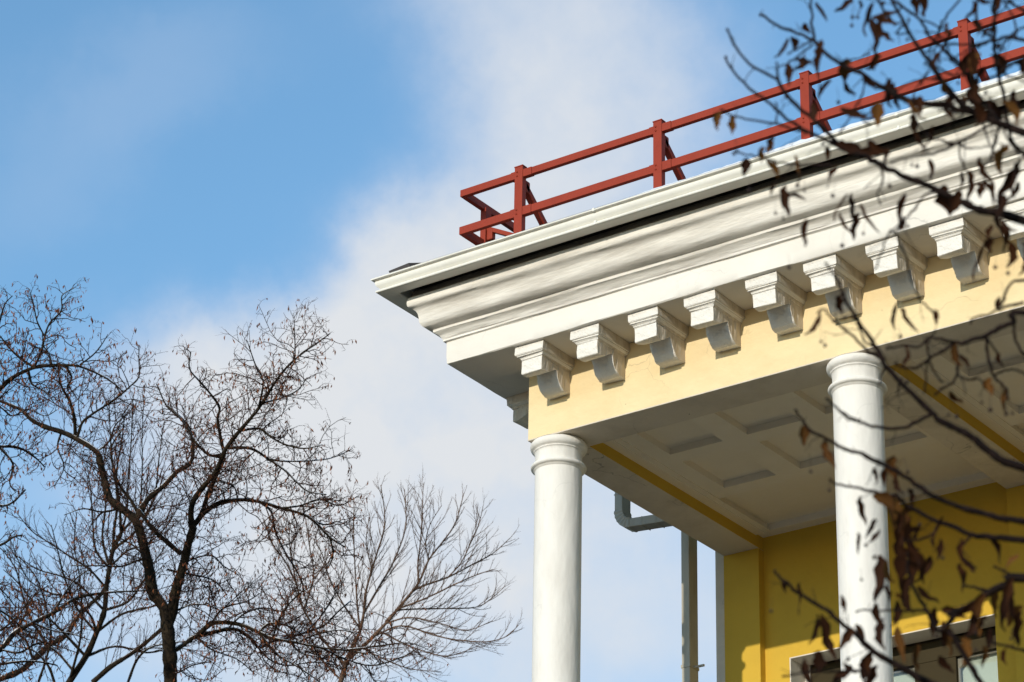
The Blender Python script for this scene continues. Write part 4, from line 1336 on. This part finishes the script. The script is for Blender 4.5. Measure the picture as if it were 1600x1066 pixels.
LEAVES = [
    (1122, 190, 26, -5, 15, 'blade', 'o'), (1143, 196, 28, 0, 12, 'blade', 'o'), (1237, 70, 22, 10, 14, 'blade', 'd'), (1220, 76, 34, -35, 5, 'strap', 'd'), (1232, 118, 32, 0, 12, 'blade', 'd'), (1281, 110, 62, 0, 12, 'rolled', 'd'),
    (1278, 82, 36, -15, 14, 'blade', 'd'), (1252, 104, 34, -60, 8, 'rolled', 'd'), (1262, 100, 36, 70, 8, 'rolled', 'd'), (1257, 94, 24, 170, 7, 'rolled', 'd'), (1322, 113, 38, 0, 20, 'blade', 'o'), (1329, 140, 26, 40, 8, 'rolled', 'd'),
    (1288, 142, 34, -30, 6, 'strap', 'd'), (1358, 32, 48, -8, 12, 'rolled', 'd'), (1363, 58, 52, 5, 13, 'rolled', 'd'), (1388, 18, 46, 115, 12, 'rolled', 'd'), (1390, 31, 40, 85, 11, 'rolled', 'd'), (1318, 8, 32, -50, 9, 'rolled', 'd'),
    (1284, 20, 32, 25, 5, 'strap', 'd'), (1391, 146, 42, 5, 14, 'rolled', 'd'), (1401, 152, 40, 15, 10, 'rolled', 'd'), (1272, 178, 30, 0, 13, 'blade', 'd'), (1345, 176, 60, 85, 16, 'rolled', 'd'), (1372, 180, 34, 0, 20, 'blade', 'o'),
    (1208, 224, 20, 0, 9, 'rolled', 'd'), (1203, 232, 20, -30, 10, 'blade', 'o'), (1191, 243, 24, 0, 11, 'blade', 'o'), (1262, 45, 18, 40, 12, 'blade', 'd'), (1362, 130, 30, 50, 12, 'blade', 'd'), (1343, 12, 20, 0, 9, 'rolled', 'd'),
    (1164, 262, 26, -15, 15, 'blade', 'd'), (1207, 266, 30, 35, 11, 'blade', 'o'), (1244, 266, 40, 0, 10, 'rolled', 'o'), (1207, 298, 18, -5, 9, 'blade', 'd'), (1228, 315, 44, 0, 11, 'rolled', 'd'), (1246, 309, 28, 75, 6, 'strap', 'd'),
    (1299, 279, 36, -25, 10, 'rolled', 'd'), (1314, 326, 44, -20, 10, 'rolled', 'd'), (1334, 330, 50, 12, 9, 'rolled', 'd'), (1337, 355, 40, -10, 11, 'rolled', 'd'), (1361, 343, 50, 35, 6, 'strap', 'd'), (1259, 365, 40, -10, 9, 'rolled', 'd'),
    (1293, 241, 22, 0, 9, 'blade', 'd'), (1323, 350, 36, 35, 6, 'strap', 'd'), (1330, 232, 44, 75, 18, 'blade', 'd'), (1355, 236, 40, 70, 18, 'blade', 'd'), (1375, 230, 36, 60, 14, 'rolled', 'd'), (1385, 249, 24, 0, 10, 'blade', 'd'),
    (1448, 222, 46, -20, 10, 'rolled', 'd'), (1436, 222, 46, 25, 8, 'rolled', 'd'), (1453, 266, 30, 5, 8, 'rolled', 'd'), (1409, 330, 48, -15, 9, 'rolled', 'd'), (1404, 350, 26, -30, 8, 'rolled', 'd'), (1480, 315, 46, 10, 24, 'blade', 'd'), (1490, 318, 40, -20, 20, 'blade', 'd'),
    (1500, 290, 40, -5, 9, 'rolled', 'd'), (1513, 292, 44, -8, 8, 'strap', 'd'), (1541, 268, 42, 30, 8, 'strap', 'd'), (1530, 298, 24, 0, 14, 'blade', 'd'), (1546, 300, 38, 30, 8, 'rolled', 'd'), (1575, 285, 56, -20, 14, 'rolled', 'd'), (1590, 280, 56, -5, 13, 'rolled', 'd'),
    (1560, 325, 40, -25, 20, 'blade', 'd'), (1563, 345, 40, 10, 10, 'rolled', 'd'), (1577, 350, 30, 50, 8, 'rolled', 'd'), (1566, 375, 44, 0, 11, 'rolled', 'd'), (1573, 398, 40, 0, 13, 'rolled', 'd'), (1530, 412, 56, -15, 10, 'rolled', 'd'), (1597, 410, 40, -15, 9, 'rolled', 'd'),
    (1268, 506, 40, -35, 8, 'rolled', 'd'), (1313, 477, 30, 0, 10, 'rolled', 'd'), (1402, 495, 44, -3, 8, 'rolled', 'd'), (1423, 500, 42, 35, 7, 'strap', 'd'), (1463, 497, 22, 5, 9, 'blade', 'd'), (1562, 476, 22, 0, 10, 'blade', 'd'), (1499, 555, 36, 15, 10, 'rolled', 'o'), (1508, 566, 26, 45, 6, 'strap', 'd'),
    (1565, 562, 24, 30, 8, 'rolled', 'd'), (1548, 605, 26, 10, 15, 'blade', 'o'), (1572, 630, 42, 0, 8, 'rolled', 'o'), (1495, 622, 28, 45, 8, 'rolled', 'd'), (1410, 558, 30, -20, 6, 'strap', 'd'),
    (1256, 682, 30, 0, 16, 'blade', 'o'), (1297, 712, 44, 20, 13, 'blade', 'o'), (1367, 745, 24, 0, 12, 'blade', 'd'), (1383, 748, 26, 0, 12, 'blade', 'd'), (1398, 735, 40, 5, 20, 'blade', 'o'), (1406, 757, 28, 15, 9, 'rolled', 'd'), (1366, 840, 26, -40, 7, 'rolled', 'd'),
    (1348, 800, 44, 10, 8, 'rolled', 'd'), (1360, 828, 34, -30, 7, 'strap', 'd'), (1380, 790, 40, 50, 22, 'blade', 'o'), (1398, 800, 52, 0, 26, 'blade', 'o'), (1405, 832, 56, 0, 28, 'blade', 'd'), (1414, 812, 44, -20, 20, 'blade', 'o'), (1412, 858, 40, 10, 18, 'blade', 'd'), (1430, 845, 34, 30, 12, 'rolled', 'd'), (1467, 832, 44, -10, 12, 'rolled', 'd'),
    (1505, 862, 36, 5, 9, 'rolled', 'd'), (1514, 884, 26, 55, 8, 'rolled', 'd'), (1556, 862, 40, 15, 10, 'rolled', 'd'), (1577, 884, 40, -40, 9, 'rolled', 'o'), (1340, 852, 36, 0, 6, 'strap', 'd'), (1468, 860, 30, -10, 10, 'rolled', 'd'),
    (1248, 937, 46, 2, 9, 'rolled', 'd'), (1226, 917, 22, 10, 8, 'rolled', 'd'), (1271, 985, 44, -15, 9, 'rolled', 'd'), (1284, 985, 46, 5, 16, 'blade', 'd'), (1298, 1012, 42, 25, 14, 'blade', 'd'), (1281, 1036, 34, 0, 22, 'blade', 'd'), (1371, 905, 66, -8, 17, 'rolled', 'd'), (1375, 965, 40, 10, 11, 'rolled', 'd'),
    (1381, 992, 44, 0, 12, 'rolled', 'd'), (1408, 895, 54, -5, 26, 'blade', 'd'), (1424, 885, 54, 5, 22, 'blade', 'd'), (1440, 890, 48, 10, 14, 'blade', 'd'), (1415, 925, 42, -10, 16, 'blade', 'd'), (1452, 930, 40, 50, 9, 'rolled', 'd'), (1425, 940, 36, 10, 12, 'rolled', 'd'), (1500, 905, 42, 5, 11, 'rolled', 'd'),
    (1460, 975, 46, 0, 14, 'blade', 'd'), (1480, 1000, 52, 10, 18, 'blade', 'o'), (1493, 960, 40, 70, 15, 'blade', 'd'), (1506, 955, 36, -50, 14, 'blade', 'd'), (1512, 975, 44, -15, 12, 'rolled', 'd'), (1546, 1000, 30, 0, 12, 'blade', 'd'), (1536, 1028, 34, 0, 12, 'blade', 'o'), (1408, 1010, 52, 10, 16, 'blade', 'o'),
    (1360, 1042, 46, -5, 18, 'blade', 'd'), (1435, 1030, 40, 0, 11, 'rolled', 'o'), (1321, 1000, 38, -30, 14, 'blade', 'd'), (1346, 996, 40, 25, 12, 'blade', 'd'), (1570, 960, 50, 0, 14, 'rolled', 'd'), (1580, 935, 56, -5, 16, 'blade', 'd'), (1592, 985, 50, 0, 15, 'rolled', 'd'), (1556, 945, 44, 5, 14, 'blade', 'o'),
    (1350, 1052, 36, 10, 12, 'blade', 'd'), (1330, 1045, 24, 60, 10, 'rolled', 'd'), (1590, 950, 44, 15, 12, 'rolled', 'd'), (1386, 935, 36, 5, 10, 'rolled', 'd'), (1397, 960, 40, -10, 12, 'blade', 'd'), (1318, 945, 26, 10, 8, 'rolled', 'd'),
    (1440, 10, 34, 20, 12, 'rolled', 'd'), (1430, 8, 30, 35, 10, 'rolled', 'd'), (1478, 75, 48, -18, 11, 'rolled', 'd'), (1512, 18, 34, -30, 6, 'strap', 'd'), (1465, 95, 26, -20, 8, 'rolled', 'd'), (1545, 55, 24, -50, 6, 'strap', 'd'), (1555, 8, 26, 5, 10, 'rolled', 'd'), (1540, 0, 22, 70, 8, 'rolled', 'd'),
    (1487, 165, 26, 20, 14, 'blade', 'd'), (1500, 160, 24, -20, 12, 'blade', 'o'), (1518, 128, 34, 10, 13, 'blade', 'd'), (1524, 100, 34, 15, 14, 'blade', 'd'), (1508, 108, 30, -10, 14, 'blade', 'd'), (1438, 165, 26, 5, 14, 'blade', 'd'), (1563, 75, 16, 80, 7, 'rolled', 'd'), (1598, 105, 34, 0, 12, 'blade', 'd'), (1485, 178, 28, 45, 8, 'rolled', 'd'),
    (1530, 120, 30, -30, 10, 'blade', 'd'), (1520, 150, 26, 5, 9, 'rolled', 'd'),
]
for args in LEAVES: leaf(*args)
# more of them where the clusters are thick
for (x0, x1, y0, y1, n) in ((1390, 1450, 770, 960, 7), (1440, 1600, 930, 1060, 9), (1480, 1600, 0, 200, 12), (1540, 1600, 230, 430, 6), (1260, 1400, 960, 1066, 3), (1330, 1470, 0, 200, 6)):
    for _ in range(n):
        leaf(rngF.uniform(x0, x1), rngF.uniform(y0, y1), rngF.uniform(20, 46), rngF.normal() * 25, rngF.uniform(7, 16), ('rolled', 'blade', 'strap')[int(rngF.integers(3))], 'o' if rngF.random() < 0.25 else 'd')

# dry fruit on thin stalks
BER = [(1332, 27), (1340, 27), (1331, 40), (1376, 48), (1376, 58), (1380, 5), (1147, 240), (1153, 238), (1228, 152), (1170, 298), (1212, 333), (1224, 342), (1246, 290), (1257, 298), (1301, 306), (1316, 384), (1349, 365), (1233, 418), (1390, 291), (1425, 258), (1433, 260), (1418, 354),
       (1420, 32), (1418, 62), (1552, 76), (1561, 76), (1283, 534), (1289, 540), (1303, 502), (1407, 526), (1320, 497), (1555, 418), (1575, 427), (1569, 467), (1534, 629), (1548, 640), (1573, 647), (1582, 646), (1547, 641), (1482, 648), (1495, 651), (1267, 737), (1296, 766), (1418, 738), (1353, 852), (1346, 906), (1205, 955),
       (1473, 872), (1437, 820), (1464, 994), (1525, 1016), (1525, 990), (1580, 998), (1325, 1030), (1344, 1040), (1366, 871), (1408, 594), (1417, 597), (1286, 225), (1310, 160), (1505, 160), (1505, 176), (1548, 154), (1497, 130), (1540, 145)]
mb = MB()
ico = []
bmh = bmesh.new(); bmesh.ops.create_icosphere(bmh, subdivisions=1, radius=1.0)
iv = [np.array(v.co) for v in bmh.verts]; ifc = [tuple(v.index for v in f.verts) for f in bmh.faces]; bmh.free()
for (x, y) in BER:
    d = depth_near(x, y); p = at(x, y, d)
    r = rngF.uniform(2.6, 3.8) / FPX * d
    mb.add([p + v * r * np.array([1, 1, 1.15]) for v in iv], ifc, 0, True)
    q = p + np.array([rngF.normal() * 0.006, rngF.normal() * 0.006, 0.03 + 0.03 * rngF.random()])
    mb.tube([p, (p + q) / 2 + np.array([0.002, 0, 0]), q], [0.0006, 0.0006, 0.0006], 3)
o = mb.build('dry_fruit', M_BERRY, near); o['kind'] = 'stuff'
